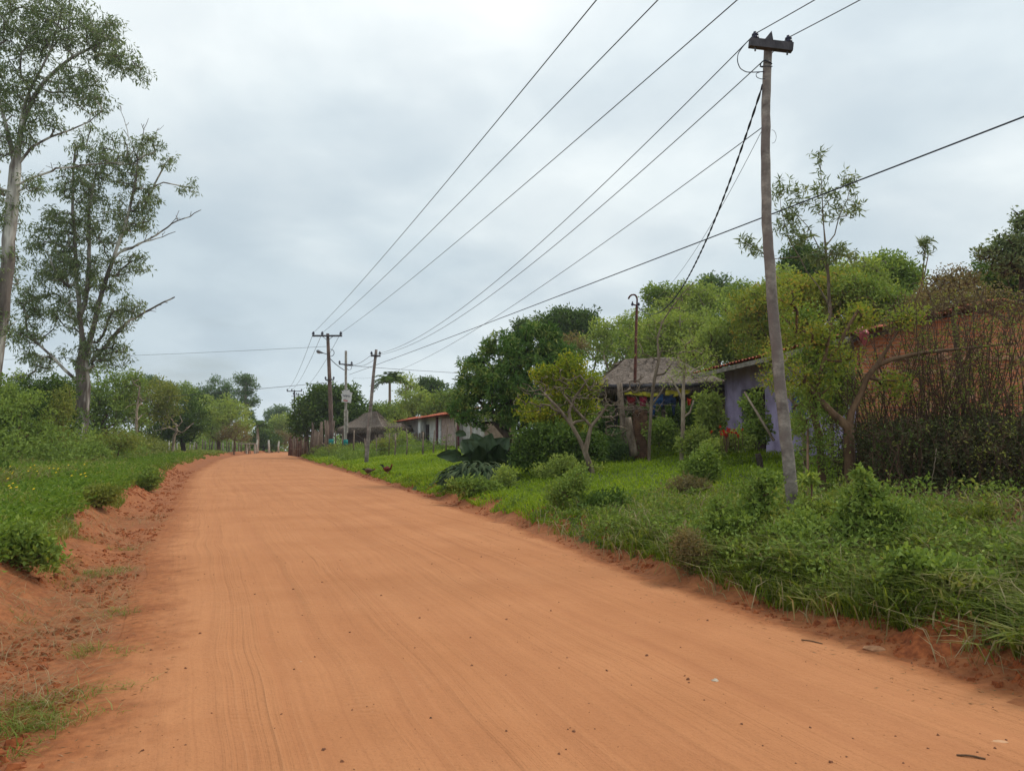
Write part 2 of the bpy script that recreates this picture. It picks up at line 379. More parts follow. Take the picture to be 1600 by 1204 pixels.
    h = m.math('ADD', h, m.math('MULTIPLY', m.math('MULTIPLY', tot, ribs), m.math('MULTIPLY', m.ramp(m.noise(.9, 3, v), [(.45, 0.0), (.62, 1.0)]), .11)))
    nb = m.bump(h, .75, .04)
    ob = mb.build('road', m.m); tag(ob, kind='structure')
    w = (b - a)[:, None]
    rv = np.stack([X - xl(Y), Y * 1.07, Y * 0], -1).reshape(-1)
    at = ob.data.attributes.new('rv', 'FLOAT_VECTOR', 'POINT'); at.data.foreach_set('vector', rv.astype(np.float32))
    ed = np.minimum(U * w / .9, (1 - U) * w / .45)
    at = ob.data.attributes.new('edge', 'FLOAT', 'POINT'); at.data.foreach_set('value', np.clip(ed, 0, 1).ravel().astype(np.float32))
    return ob
build_road()
# ================================================================ poles, wires, fences
POLEW = barkmat('weathered pole wood', srgb(158, 148, 140), srgb(96, 86, 82), 3.6, 1.3, .5, srgb(118, 106, 102))
POLED = barkmat('tarred pole wood', srgb(98, 94, 98), srgb(54, 52, 58), 4, .35, .5)
POSTW = barkmat('grey post wood', srgb(150, 134, 118), srgb(88, 74, 62), 6, .3, .5)
CONC = simple('weathered concrete', srgb(176, 172, 164), srgb(128, 122, 114), 5)
WHITEW = simple('flaking whitewash', srgb(205, 200, 188), srgb(140, 130, 118), 5)
CERAM = simple('dark glazed porcelain', (.03, .03, .06), (.02, .02, .04), 10, .25, 0)
STEEL = simple('dull galvanised steel', (.18, .19, .2), (.09, .09, .1), 12, .5, .1, metal=.6)
BLACKC = simple('black cable sheath', (.02, .025, .045), (.015, .018, .03), 10, .5, 0)
WIREM = simple('oxidised aluminium wire', (.10, .11, .13), (.07, .08, .09), 10, .5, 0)
RUST = simple('rusted iron', srgb(96, 50, 36), srgb(52, 28, 24), 12, .8, .3)
TEAL = simple('teal paint', srgb(40, 150, 146), srgb(28, 112, 112), 7, .5, .1)
def pix(pts, Y): return [P(a, b, (Y[i] if hasattr(Y, '__len__') else Y)) for i, (a, b) in enumerate(pts)]
def resample(pts, k, jit=0):
    p = np.asarray(pts, float); s = np.concatenate([[0], np.cumsum(np.linalg.norm(np.diff(p, axis=0), axis=1))])
    t = np.linspace(0, s[-1], k); q = np.stack([np.interp(t, s, p[:, i]) for i in range(3)], 1)
    for _ in range(max(1, k // (3 * len(p)))):
        q[1:-1] = (q[:-2] + 2 * q[1:-1] + q[2:]) / 4
    if jit: q[1:-1] += rng.normal(0, jit, (k - 2, 3)) * (1, 1, 0)
    return q
def insulator(c, r, parent, name='insulator'):
    m = MB(); m.lathe([(0, 0), (r * .35, 0), (r * .35, r * .4), (r * 1.1, r * .5), (r, r * 1.0), (r * .5, r * 1.2), (r * .95, r * 1.45), (r * .9, r * 1.9), (r * .4, r * 2.1), (r * .5, r * 2.5), (0, r * 2.7)], c, 10)
    return m.build(name, CERAM, parent)
# --- the near leaning pole
gb = G(1243, 812); NY = gb[1]
near_pole = thing('utility_pole', 'tall crooked grey wooden pole standing in the roadside grass at the right', 'utility pole', gb, 'wooden utility poles')
pts = pix([(1244, 826), (1232, 722), (1220, 610), (1207, 470), (1198, 350), (1196, 220), (1199, 100), (1200, 66)], NY)
m = MB(); q = resample(pts, 40, .004); m.tube(q, np.linspace(.086, .056, 40) * (1 + rng.normal(0, .015, 40)), 14)
m.build('pole_shaft', POLEW, near_pole)
tp = P(1200, 70, NY)
m = MB(); a, b = P(1171, 67, NY - .1), P(1238, 75, NY - .1); m.beam(a, b, .09, .115); m.build('crossarm', POLED, near_pole)
m = MB(); c = P(1201, 62, NY - .05)
m.add([c + np.array(k) for k in [(-.07, -.04, -.02), (.05, -.04, -.02), (.05, .06, -.02), (-.07, .06, -.02), (.035, -.03, .11), (.05, .05, .11)]],
      [(0, 1, 4, 4), (1, 2, 5, 4), (2, 3, 5, 5), (3, 0, 4, 5), (0, 3, 2, 1)]); m.build('pole_cap', POLED, near_pole)
INS_L, INS_R = P(1180, 64, NY - .1), P(1232, 70, NY - .1)
insulator(INS_L, .05, near_pole); insulator(INS_R, .05, near_pole)
for k, (x, y) in enumerate(((1180, 76), (1230, 82))): m = MB(); m.tube([P(x, y - 4, NY - .1), P(x, y + 4, NY - .1)], .012, 6); m.build('bolt', STEEL, near_pole)
m = MB(); rr = np.linspace(0, 2 * PI, 18)
m.tube([P(1197, 100, NY) + np.array((.075 * math.cos(t), .075 * math.sin(t), .015 * math.sin(t * 2))) for t in rr], .009, 5)
m.tube([P(1197, 104, NY) + np.array((.08 * math.cos(t), .085 * math.sin(t), .04 * math.sin(t))) for t in rr], .007, 5)
m.build('wire_tie', BLACKC, near_pole)
m = MB(); lp = [(1167, 66), (1160, 74), (1153, 84), (1152, 96), (1156, 107), (1166, 113), (1180, 113), (1194, 112)]
m.tube(resample(pix(lp, NY - .05), 26), .0065, 6)
lp = [(1190, 112), (1181, 115), (1182, 121), (1190, 124), (1196, 123)]; m.tube(resample(pix(lp, NY - .12), 14), .005, 5)
m.build('connecting_wire', BLACKC, near_pole)
m = MB(); m.tube([P(1207, 213, NY) + .055 * np.array((math.cos(t), .2, 1.7 * math.sin(t))) for t in np.linspace(-1.7, 1.7, 14)], .003, 5); m.build('wire_loop', WIREM, near_pole)
# --- tall three wire pole down the road
Y1 = 60.0; b1 = on(518, Y1)
p1 = thing('utility_pole', 'tallest far pole with a long three insulator crossarm and a street lamp', 'utility pole', b1, 'wooden utility poles')
m = MB(); m.tube(resample([b1 - (0, 0, .1), P(517, 640, Y1), P(512, 521, Y1)], 14), np.linspace(.2, .12, 14), 10); m.build('pole_shaft', barkmat('brown pole wood', srgb(128, 108, 98), srgb(72, 60, 56), 3, .3), p1)
m = MB(); m.beam(P(488, 524.5, Y1 - .15), P(534.5, 524.5, Y1 - .15), .12, .13); m.build('crossarm', POLED, p1)
for s in (-1, 1):
    m = MB(); m.beam(P(512, 532, Y1 - .1), P(512 + s * 8, 525.5, Y1 - .15), .04, .04); m.build('brace', STEEL, p1)
HV = []
for x in (489.5, 503.5, 532.5): HV.append(P(x, 520, Y1 - .15)); insulator(P(x, 523.3, Y1 - .15), .11, p1)
m = MB(); m.beam(P(508, 593, Y1 - .2), P(522, 593, Y1 - .2), .08, .08); m.build('lower_crossarm', POLED, p1)
for x in (508.6, 521.4): insulator(P(x, 592.2, Y1 - .2), .08, p1)
m = MB(); m.tube(resample([P(513, 553, Y1), P(508, 552.5, Y1 - .3), P(503, 550.5, Y1 - .6)], 8), .035, 6); m.build('lamp_arm', STEEL, p1)
m = MB(); a, b = P(504, 551.2, Y1 - .6), P(494.5, 548, Y1 - .9)
lamp = m.tube(resample([a, a * .6 + b * .4, a * .2 + b * .8, b], 8), [.06, .07, .08, .1, .12, .13, .12, .05], 8).build('street_lamp', STEEL, p1)
m = MB(); m.tube([a * .55 + b * .45 - (0, 0, .1), a * .1 + b * .9 - (0, 0, .1)], .06, 6); m.build('lamp_glass', simple('milky lamp glass', (.5, .5, .5), (.4, .4, .4), 4, .2, 0), lamp)
m = MB(); m.tube([P(516.5, 551, Y1) + .28 * np.array((math.cos(t), .1, math.sin(t))) for t in np.linspace(0, 2 * PI, 14)], .025, 5); m.build('wire_coil', BLACKC, p1)
# --- concrete pole with the sign
Y2 = 63.0; b2 = on(540.5, Y2)
p2 = thing('utility_pole', 'pale square concrete pole carrying the white star shaped sign', 'utility pole', b2, 'wooden utility poles')
m = MB(); m.beam(b2 - (0, 0, .1), P(540.5, 548, Y2), .17, .17); m.build('pole_shaft', CONC, p2)
m = MB(); m.beam(P(538.4, 700, Y2 - .2), P(538.4, 640, Y2 - .2), .1, .1); m.beam(P(542.8, 676, Y2 - .2), P(542.8, 640, Y2 - .2), .1, .1); m.build('pole_leg', WHITEW, p2)
m = MB(); m.beam(P(529.5, 568.5, Y2 - .15), P(551.5, 570, Y2 - .15), .1, .1); m.build('crossarm', POLED, p2)
for x, y in ((530.5, 567.5), (549.5, 569)): insulator(P(x, y, Y2 - .15), .09, p2)
m = MB(); m.tube([P(545.5, 574, Y2) + .2 * np.array((math.cos(t), .1, math.sin(t))) for t in np.linspace(0, 2 * PI, 12)], .02, 5); m.build('wire_coil', BLACKC, p2)
# star shaped sign
Ys = Y2 - .32; out = [(533.5, 609.5), (536.5, 611), (537, 608.5), (541, 609.5), (546, 608.5), (546.3, 612), (550.8, 613.5), (549, 619), (549.3, 621), (548.2, 629.5), (541, 628), (533.2, 627.5), (534.4, 621), (532.4, 615.5), (535, 614)]
sg = thing('sign', 'white star shaped board with dark lettering and a red mark, fixed to the concrete pole', 'sign', P(541, 619, Ys))
m = MB(); F_ = [P(x, y, Ys) for x, y in out]; B_ = [p + np.array((0, .04, 0)) for p in F_]; k = len(out); cF = P(541, 619, Ys)
m.add(F_ + B_ + [cF, cF + (0, .04, 0)], [(i, (i + 1) % k, 2 * k) for i in range(k)] + [((i + 1) % k + k, i + k, 2 * k + 1) for i in range(k)])
m.add(F_ + B_, [(i, i + k, (i + 1) % k + k, (i + 1) % k) for i in range(k)])
m.build('sign_board', simple('white painted board', (.72, .72, .7), (.5, .5, .5), 3, .5, 0), sg)
m = MB(); D = lambda x, y: P(x, y, Ys - .012)
for l in ([(536, 616.5), (536.5, 619), (537.5, 616.8), (538.3, 619.5)], [(539, 620), (539.2, 616.5), (540.6, 617), (540.8, 620)], [(541.8, 620.3), (542, 617), (543.6, 617.4)], [(542, 618.5), (543.4, 618.8)], [(544.6, 620.6), (544.9, 617.2), (546.6, 617.6), (546.5, 620.8)], [(537, 622.6), (541, 623.0)]):
    m.tube([D(x, y) for x, y in l], .016, 5)
m.build('lettering', simple('dark blue lettering', (.06, .1, .14), (.08, .1, .12), 4, .6, 0), sg)
m = MB(); m.add([D(x, y) for x, y in ((536.5, 624.3), (539, 624.6), (543.3, 625.4), (543, 627.2), (541, 626.6), (536.6, 626))], [(0, 1, 4, 5), (1, 2, 3, 4)]); m.build('red_mark', simple('red paint', (.5, .02, .03), (.4, .02, .02), 4, .5, 0), sg)
# --- thin leaning pole
b3 = G(572, 724); Y3 = b3[1]
p3 = thing('utility_pole', 'thin leaning grey pole near the chickens with a short two insulator arm', 'utility pole', b3, 'wooden utility poles')
m = MB(); m.tube(resample([b3 - (0, 0, .1), P(578, 650, Y3), P(584, 580, Y3), P(588, 546, Y3)], 16), np.linspace(.115, .075, 16), 10); m.build('pole_shaft', POLEW, p3)
m = MB(); m.beam(P(579.5, 555.5, Y3 - .1), P(594.5, 556, Y3 - .1), .08, .09); m.build('crossarm', POLED, p3)
I3 = [P(580.5, 554, Y3 - .1), P(593.5, 554, Y3 - .1)]
for c in I3: insulator(c, .07, p3)
# --- farthest two poles
for (px, Yf, top, lab) in ((460, 128, 609, 'far small dark pole with a crossarm rising over the bend in the road'), (466.5, 175, 614, 'farthest thin pole, just right of and behind the small dark pole')):
    bb = on(px, Yf); t = thing('utility_pole', lab, 'utility pole', bb, 'wooden utility poles')
    m = MB(); m.tube([bb, P(px, top, Yf)], [.17, .12], 8); m.build('pole_shaft', POLED, t)
    w = 1.25 / Yf * 1200
    m = MB(); m.beam(P(px - w, top + 2, Yf - .2), P(px + w, top + 2, Yf - .2), .14, .14); m.build('crossarm', POLED, t)
    for s in (-.95, -.35, .95): insulator(P(px + w * s, top + 1.5, Yf - .2), .13, t)
    for yy in (14, 22): m = MB(); m.beam(P(px - w * .4, top + yy * 90 / Yf, Yf - .2), P(px + w * .4, top + yy * 90 / Yf, Yf - .2), .09, .09); m.build('lower_crossarm', POLED, t)
# --- wires
def wire(name, A, B, sag, r, label, mat=WIREM, group='overhead wires', n=60, twist=0, cat='wire'):
    t = np.linspace(0, 1, n)[:, None]; A, B = np.asarray(A, float), np.asarray(B, float)
    p = A + (B - A) * t; p[:, 2] -= sag * 4 * (t * (1 - t))[:, 0]
    mb = MB()
    if twist:
        n2 = n * 8; t = np.linspace(0, 1, n2)[:, None]; p = A + (B - A) * t; p[:, 2] -= sag * 4 * (t * (1 - t))[:, 0]; L = np.linalg.norm(B - A)
        for ph in (0, PI):
            an = t[:, 0] * L / twist * 2 * PI + ph; q = p + np.stack([np.cos(an), 0 * an, np.sin(an) * .3], 1) * r; mb.tube(q, r, 5)
    else: mb.tube(p, r, 5)
    return tag(mb.build(name, mat, origin=A), label, cat, group)
def through(A, px, py, sag, ext):
    d = ray(px, py); tq = 1 / ext; z = A[2] - sag * 4 * tq * (1 - tq); t = (z - EYE) / d[2]
    Q = np.array((0, 0, EYE)) + d * t; B = A + (Q - A) * ext; B[2] = A[2]; return B
for i, (px, lab) in enumerate(((932, 'leftmost of the three high overhead lines from the tall far pole'), (1028, 'middle of the three high overhead lines from the tall far pole'), (1152, 'rightmost of the three high overhead lines from the tall far pole'))):
    wire('overhead_wire', HV[i], through(HV[i], px, 0, .9, 1.85), .9, .0115, lab)
wire('overhead_wire', I3[0], INS_L + (0, 0, .1), .95, .008, 'upper line sagging from the thin leaning pole to the left insulator of the near pole')
wire('overhead_wire', I3[1], INS_R + (0, 0, .1), .85, .008, 'lower line sagging from the thin leaning pole to the right insulator of the near pole')
wire('overhead_wire', P(552, 590, 63), P(1191, 199, NY), 1.1, .0065, 'thin line meeting the near pole well below its crossarm')
for A, px, lab in ((INS_L, 1264, 'line leaving the left insulator of the near pole towards the top edge'), (INS_R, 1334, 'line leaving the right insulator of the near pole towards the top edge')):
    A = A + (0, 0, .1); d = ray(px, 0); t = (A[2] - EYE - .03) / d[2]; Q = np.array((0, 0, EYE)) + d * t
    wire('overhead_wire', A, A + (Q - A) * 8, .1, .007, lab)
_a, _b = P(546, 585, Y2), P(1750, 117, 10)
wire('service_cable', _a, _a + (_b - _a) * 1.25, .10, .0145, 'long straight black cable crossing behind the near pole to the right edge', BLACKC)
MAST = P(996, 478, 25.5)
wire('service_cable', P(1192, 132, NY), MAST, 1.35, .009, 'twisted dark cable dropping from the near pole top to the rusty mast', BLACKC, twist=.5)
wire('overhead_wire', P(1190, 205, NY), MAST - (0, 0, .1), .55, .004, 'faint thin wire beside the twisted cable between near pole and mast')
wire('overhead_wire', P(512, 541, Y1), P(-260, 566, 70), .25, .013, 'thin line leaving the tall far pole to the left below its crossarm')
wire('overhead_wire', P(516, 597, Y1), P(-260, 652, 80), .3, .018, 'lower line leaving the tall far pole to the left over the tree tops')
wire('overhead_wire', P(545, 571, Y2), P(940, 590, 80), .2, .018, 'dark line running right from the concrete pole past the palm')
wire('overhead_wire', P(512, 556, Y1), P(538, 578, Y2), .1, .03, 'short slack line between the tall far pole and the concrete pole', BLACKC)
for i, x in enumerate((448.5, 455, 471)):
    wire('overhead_wire', HV[i], P(x, 609, 128), .8, .016, ('left', 'middle', 'right')[i] + ' far line running on from the tall pole to the small dark pole', group='overhead wires')
for i in range(2):
    wire('overhead_wire', I3[i], P((531, 549)[i], 567, Y2), .4, .012, ('left', 'right')[i] + ' short line from the leaning pole back to the concrete pole')

# --- teal rubbish drums on their rail
def drum(px, py, Y, w, h, lab):
    c = P(px, py, Y); t = thing('rubbish_bin', lab, 'rubbish bin', c, 'teal rubbish bins on the rail')
    m = MB(); m.lathe([(w * .8, 0), (w * .92, 0), (w, h * .3), (w * 1.04, h * .31), (w, h * .34), (w, h * .65), (w * 1.04, h * .66), (w, h * .7), (w, h), (w * .93, h), (w * .9, .04), (0, .04)], c, 14)
    m.build('drum', TEAL, t); m = MB(); m.lathe([(w, h * .985), (w * 1.06, h * .99), (w * 1.06, h * 1.03), (w * .93, h * 1.03), (w * .93, h)], c, 14); m.build('rim', simple('faded teal rim', srgb(70, 165, 158), None, 8, .5, 0), t)
drum(517.3, 694.5, Y1 - 1.2, .19, .43, 'left teal drum bin, hung in front of the tall pole'); drum(540, 697, Y1 - 1.2, .17, .5, 'right teal drum bin, hung in front of the concrete pole')
t = thing('bin_rail', 'low bleached wooden rail holding the teal bins', 'rail', on(528, Y1 - 1.1))
for (a, b, w) in (((508, 696.5), (548, 693.5), .07),): m = MB(); m.beam(P(*a, Y1 - .9), P(*b, Y1 - .9), w, w); m.build('rail_bar', POSTW, t)
for a, b in (((511, 694), (514.5, 712)), ((524.5, 700), (524, 672)), ((535.5, 700), (535, 676))): m = MB(); m.beam(P(*a, Y1 - .95), P(*b, Y1 - .95), .09, .09); m.build('rail_post', POSTW, t)
# --- palisade fence
def posts_fence(name, label, cat, pa, pb, n, h, w, mat, jh=.15, jx=.4, rails=None, wires=None, flat=False, lean=.04, wiremat=None):
    a, b = np.asarray(pa, float), np.asarray(pb, float); t = thing(name, label, cat, a)
    dirv = unit(b - a); tops = []
    for i in range(n):
        f = (i + rnd.uniform(-jx, jx) * .5) / max(1, n - 1); p = a + (b - a) * f; p[2] = HG(p[0], p[1])
        hh = h * (1 + rnd.uniform(-jh, jh)); ww = w * rnd.uniform(.7, 1.3); q = p + np.array((rnd.gauss(0, lean) * hh, rnd.gauss(0, lean) * hh, hh))
        m = MB()
        if flat: m.beam(p - (0, 0, .1), q, ww, .03)
        else: m.tube([p - (0, 0, .1), p * .5 + q * .5 + np.array((rnd.gauss(0, .02), rnd.gauss(0, .02), 0)), q], [ww / 2, ww / 2.1, ww / 2.6], 7)
        m.build('post', mat if not isinstance(mat, list) else rnd.choice(mat), t); tops.append((p, q))
    for z in (rails or []):
        m = MB()
        for (p, q), (p2, q2) in zip(tops[:-1], tops[1:]): m.beam(p + (q - p) * z, p2 + (q2 - p2) * z, .06, .06)
        m.build('rail', POSTW, t)
    if wires:
        m = MB()
        for z in wires:
            m.tube([p + (q - p) * z for p, q in tops], .006, 4)
        m.build('fence_wire', wiremat or STEEL, t)
    return t
PLANK = [barkmat('red brown plank', srgb(112, 78, 62), srgb(66, 46, 38), 5, .3), barkmat('grey brown plank', srgb(140, 122, 106), srgb(88, 72, 62), 5, .3)]
posts_fence('palisade_fence', 'dark reddish palisade at the far bend, under the dense dark tree', 'fence', on(452, 84), on(480, 72), 18, 2.2, .2, PLANK, .12, .5, [.35, .8])
posts_fence('palisade_fence', 'taller grey brown palisade running on to the tall far pole', 'fence', on(481, 71), on(519, 60.8), 18, 2.6, .22, PLANK[1], .22, .6, [.4])
posts_fence('plank_fence', 'pale upright plank fence right of the leaning pole', 'fence', on(586, 54), on(662, 60), 26, 1.2, .16, POSTW, .15, .5, [.5], flat=True)
posts_fence('wire_fence', 'thin wire fence with crooked posts crossing the lawn before the long shed', 'fence', on(556, 50), on(742, 40), 11, 1.55, .09, POSTW, .2, .5, None, [.4, .65, .9])
posts_fence('wire_fence', 'row of whitish fence posts under the far left trees', 'fence', on(264, 80), on(392, 99), 24, 1.35, .17, [WHITEW, POSTW], .2, .6, None, [.5, .85])
posts_fence('wire_fence', 'pair of pale gate posts standing where the road tops the rise', 'fence', on(403, 100), on(434, 103), 3, 1.7, .3, WHITEW, .1, .3, None, [.6])
m = MB(); c = on(386, 97); t = thing('gate_shelter', 'small white framed gate shelter at the far left of the bend', 'gate', c)
for dx in (-1.0, 0, 1.0): m = MB(); m.beam(c + (dx, 0, -.1), c + (dx, 0, 1.2), .16, .16); m.build('post', WHITEW, t)
m = MB(); m.box(c + (0, 0, 1.27), (2.5, .5, .14)); m.build('lintel', WHITEW, t)
# ================================================================ buildings
def planar(m, dx, dy, sx=1.0, sz=1.0):
    t = m.node('ShaderNodeTexCoord'); s = m.node('ShaderNodeSeparateXYZ'); m.l.new(t.outputs['Object'], s.inputs[0])
    u = m.math('ADD', m.math('MULTIPLY', s.outputs[0], dx * sx), m.math('MULTIPLY', s.outputs[1], dy * sx))
    c = m.node('ShaderNodeCombineXYZ'); m.l.new(u, c.inputs[0]); m.l.new(m.math('MULTIPLY', s.outputs[2], sz), c.inputs[1]); return c.outputs[0]
def brickmat(name, c1, c2, mortar, dx, dy, bw=.24, bh=.075, extra=None):
    m = Mat(name); v = planar(m, dx, dy)
    wob = m.noise(3, 3, v); nv = m.node('ShaderNodeVectorMath', operation='ADD'); m.l.new(v, nv.inputs[0])
    sc = m.node('ShaderNodeVectorMath', operation='SCALE'); m.l.new(wob, sc.inputs[0]); sc.inputs['Scale'].default_value = .05; m.l.new(sc.outputs[0], nv.inputs[1])
    b = m.node('ShaderNodeTexBrick'); m.l.new(nv.outputs[0], b.inputs['Vector'])
    for k, val in (('Color1', c1), ('Color2', c2), ('Mortar', mortar)): b.inputs[k].default_value = (*val, 1)
    b.inputs['Scale'].default_value = 1; b.inputs['Brick Width'].default_value = bw; b.inputs['Row Height'].default_value = bh; b.inputs['Mortar Size'].default_value = .009
    n = m.noise(1.3, 6, None, .65); n2 = m.noise(7, 5, None, .6)
    c = m.mix(m.ramp(n, [(.4, 0.0), (.62, .55)]), b.outputs[0], extra or c2)
    c = m.mix(m.ramp(n2, [(.3, .5), (.5, 0.0)]), c, tuple(x * .45 for x in c2))
    c = m.mix(m.ramp(m.noise(.8, 6, None, .7), [(.56, 0.0), (.62, .8)]), c, srgb(196, 172, 150))
    m.base(c); m.rough(.95); m.bump(m.math('ADD', b.outputs[1], m.math('MULTIPLY', n2, -1.0)), .8, -.015); return m.m
TILE = simple('clay roof tile', srgb(196, 104, 74), srgb(108, 58, 48), 7, .9, .4, .01)
def tile_roof(mb, e0, e1, r1, r0, tw=.22, tl=.4, amp=.045, sub=6):
    """barrel tiles: e0-e1 eave, r0-r1 ridge"""
    e0, e1, r0, r1 = [np.asarray(v, float) for v in (e0, e1, r0, r1)]
    nc = max(2, int(np.linalg.norm(e1 - e0) / tw)); nr = max(1, int(np.linalg.norm(r0 - e0) / tl))
    U = np.linspace(0, 1, nc * sub + 1); Vv = []
    for r in range(nr): Vv += [(r / nr, 1.0), ((r + .98) / nr, .25)]
    nrm = unit(np.cross(e1 - e0, r0 - e0)); nrm = nrm if nrm[2] > 0 else -nrm
    rows = []
    jr = rng.normal(0, .006, (len(Vv), nc + 1))
    for k, (v, h) in enumerate(Vv):
        p = (e0[None] * (1 - U[:, None]) + e1[None] * U[:, None]) * (1 - v) + (r0[None] * (1 - U[:, None]) + r1[None] * U[:, None]) * v
        ph = U * nc; hh = amp * np.abs(np.sin(ph * PI)) ** .7 + .03 * h + jr[k][np.minimum(ph.astype(int), nc)]
        rows.append(p + nrm * hh[:, None])
    W = len(U); Vt = np.concatenate(rows); i = np.arange(len(rows) - 1)[:, None] * W; j = np.arange(W - 1)[None]
    f = np.stack([i + j, i + j + 1, i + W + j + 1, i + W + j], -1).reshape(-1, 4)
    mb.add(Vt, f, None, False)
    th = np.array((0, 0, -.05)); mb.add([e0 + th, e1 + th, r1 + th, r0 + th], [(0, 3, 2, 1)])
def quadwall(mb, a, b, z0a, z0b, z1a, z1b, th=.18, inward=None):
    a, b = np.array(a[:2], float), np.array(b[:2], float); d = unit(b - a); n = np.array((-d[1], d[0])) if inward is None else np.array(inward)
    v = [(*a, z0a), (*b, z0b), (*b, z1b), (*a, z1a)]; v += [(x + n[0] * th, y + n[1] * th, z) for x, y, z in v]
    mb.add(v, [(0, 1, 2, 3), (7, 6, 5, 4), (0, 4, 5, 1), (1, 5, 6, 2), (2, 6, 7, 3), (3, 7, 4, 0)])
def on_line(px, a, b):                                      # point of the ground line a-b seen in column px
    k = ray(px, 690); k = k[0] / k[1]; d = b - a; t = (a[0] - k * a[1]) / (k * d[1] - d[0]); return a + d * t
RAFT = simple('dark rafter wood', srgb(62, 48, 42), None, 6)
# ---- the house: porch side to the road, bare brick gable end to the camera
A = np.array((6.3, 24.6)); B = np.array((7.25, 15.9)); u = unit(B - A); w = np.array((-u[1], u[0]))   # w points away from the road
if w[0] < 0: w = -w
zf = 1.05; EZ = 3.62; RZ = 4.34; HW = 3.05                              # floor, eave, ridge, half width
house = thing('house', 'low tiled house with lilac porch walls and a bare orange brick gable end', 'house', (*((A + B) / 2 + w * 2), 1.3))
LIL = simple('lilac limewash', srgb(186, 172, 208), srgb(140, 126, 156), 1.6, .9, .3)
BRK = brickmat('old orange brick', srgb(212, 132, 90), srgb(160, 90, 60), srgb(176, 150, 128), w[0], w[1], extra=srgb(204, 138, 100))
m = MB(); gA, gB = B, B + w * 2 * HW; rm = B + w * HW
v = [(*gA, zf - .6), (*gB, zf - .6), (*gB, EZ + .1), (*rm, RZ), (*gA, EZ + .1)]; v2 = [(x - u[0] * .22, y - u[1] * .22, z) for x, y, z in v]
m.add(v + v2, [(0, 1, 2, 3, 4), (9, 8, 7, 6, 5)]); m.add(v + v2, [(i, i + 5, (i + 1) % 5 + 5, (i + 1) % 5) for i in range(5)])
m.build('gable_wall', BRK, house)
m = MB(); c = B + u * .02
for z, t0, t1 in ((2.95, .35, 2.2), (3.25, .9, 4.6)):                         # two corbelled courses of paler bricks
    a = B + w * t0 + u * .03; b = B + w * t1 + u * .03; m.beam((*a, z), (*b, z + .04), .07, .08)
m.build('brick_course', simple('pale brick', srgb(196, 160, 128), srgb(140, 104, 80), 9), house)
off = .55
def fw(d, o=off): return A + u * d + w * o
L = np.linalg.norm(B - A)
def wallseg(d0, d1, z0, z1, name='porch_wall', mat=None, o=off, th=.18):
    m = MB(); a, b = fw(d0, o), fw(d1, o); quadwall(m, a, b, z0, z0, z1, z1, th, w); return m.build(name, mat or LIL, house)
wA = fw(0); wB = fw(L)
def dpx(px, o=off):
    a, b = fw(0, o), fw(L, o); p = on_line(px, a, b); return float(np.dot(p - a, u))
d1, d2, d3 = dpx(1160), dpx(1197), L - .3
wallseg(.0, max(.5, d1), zf, EZ + .25); wallseg(d2, d3, zf, EZ + .25)
wallseg(d1, d2, EZ - .55, EZ + .25, 'lintel')
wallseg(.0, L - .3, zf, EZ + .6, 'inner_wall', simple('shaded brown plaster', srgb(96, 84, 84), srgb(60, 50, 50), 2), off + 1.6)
m = MB(); quadwall(m, A + w * off, A + w * (2 * HW), zf, zf, EZ + .2, EZ + .2, .2, u); m.build('end_wall', LIL, house)
m = MB(); quadwall(m, fw(d1, off + .3), fw(d1 + .9, off + .3), zf, zf, zf + 1.95, zf + 1.95, .05, w); m.build('door', simple('dark door wood', srgb(70, 50, 42), None, 6), house)
dd = dpx(1250); m = MB(); quadwall(m, fw(dd - .35, off - .03), fw(dd + .35, off - .03), zf + 1.0, zf + 1.0, zf + 1.75, zf + 1.75, .05, w)
m.build('window_shutter', simple('blue shutter paint', srgb(52, 92, 168), srgb(40, 66, 120), 6), house)
oh = .45
E0 = A - u * oh - w * .35; E1 = B + u * .25 - w * .35; R0 = A - u * oh + w * HW; R1 = B + u * .25 + w * HW; X0 = A - u * oh + w * (2 * HW + .4); X1 = B + u * .25 + w * (2 * HW + .4)
m = MB(); rise = (RZ - EZ) / HW; ez = EZ + .15 - .35 * rise
tile_roof(m, (*E0, ez), (*E1, ez), (*R1, RZ + .15), (*R0, RZ + .15)); tile_roof(m, (*X1, ez), (*X0, ez), (*R0, RZ + .15), (*R1, RZ + .15))
m.build('roof', TILE, house)
m = MB(); m.beam((*E0, ez - .09), (*E1, ez - .09), .05, .12); m.build('eave_board', simple('grey eave board', srgb(150, 142, 132), srgb(100, 92, 84), 6), house)
k = 9
for i in range(k + 1):
    p = E0 + (E1 - E0) * i / k; q = p + w * .9; m = MB(); m.beam((*p, ez - .12), (*q, ez + .9 * rise - .12), .06, .08); m.build('rafter', RAFT, house)
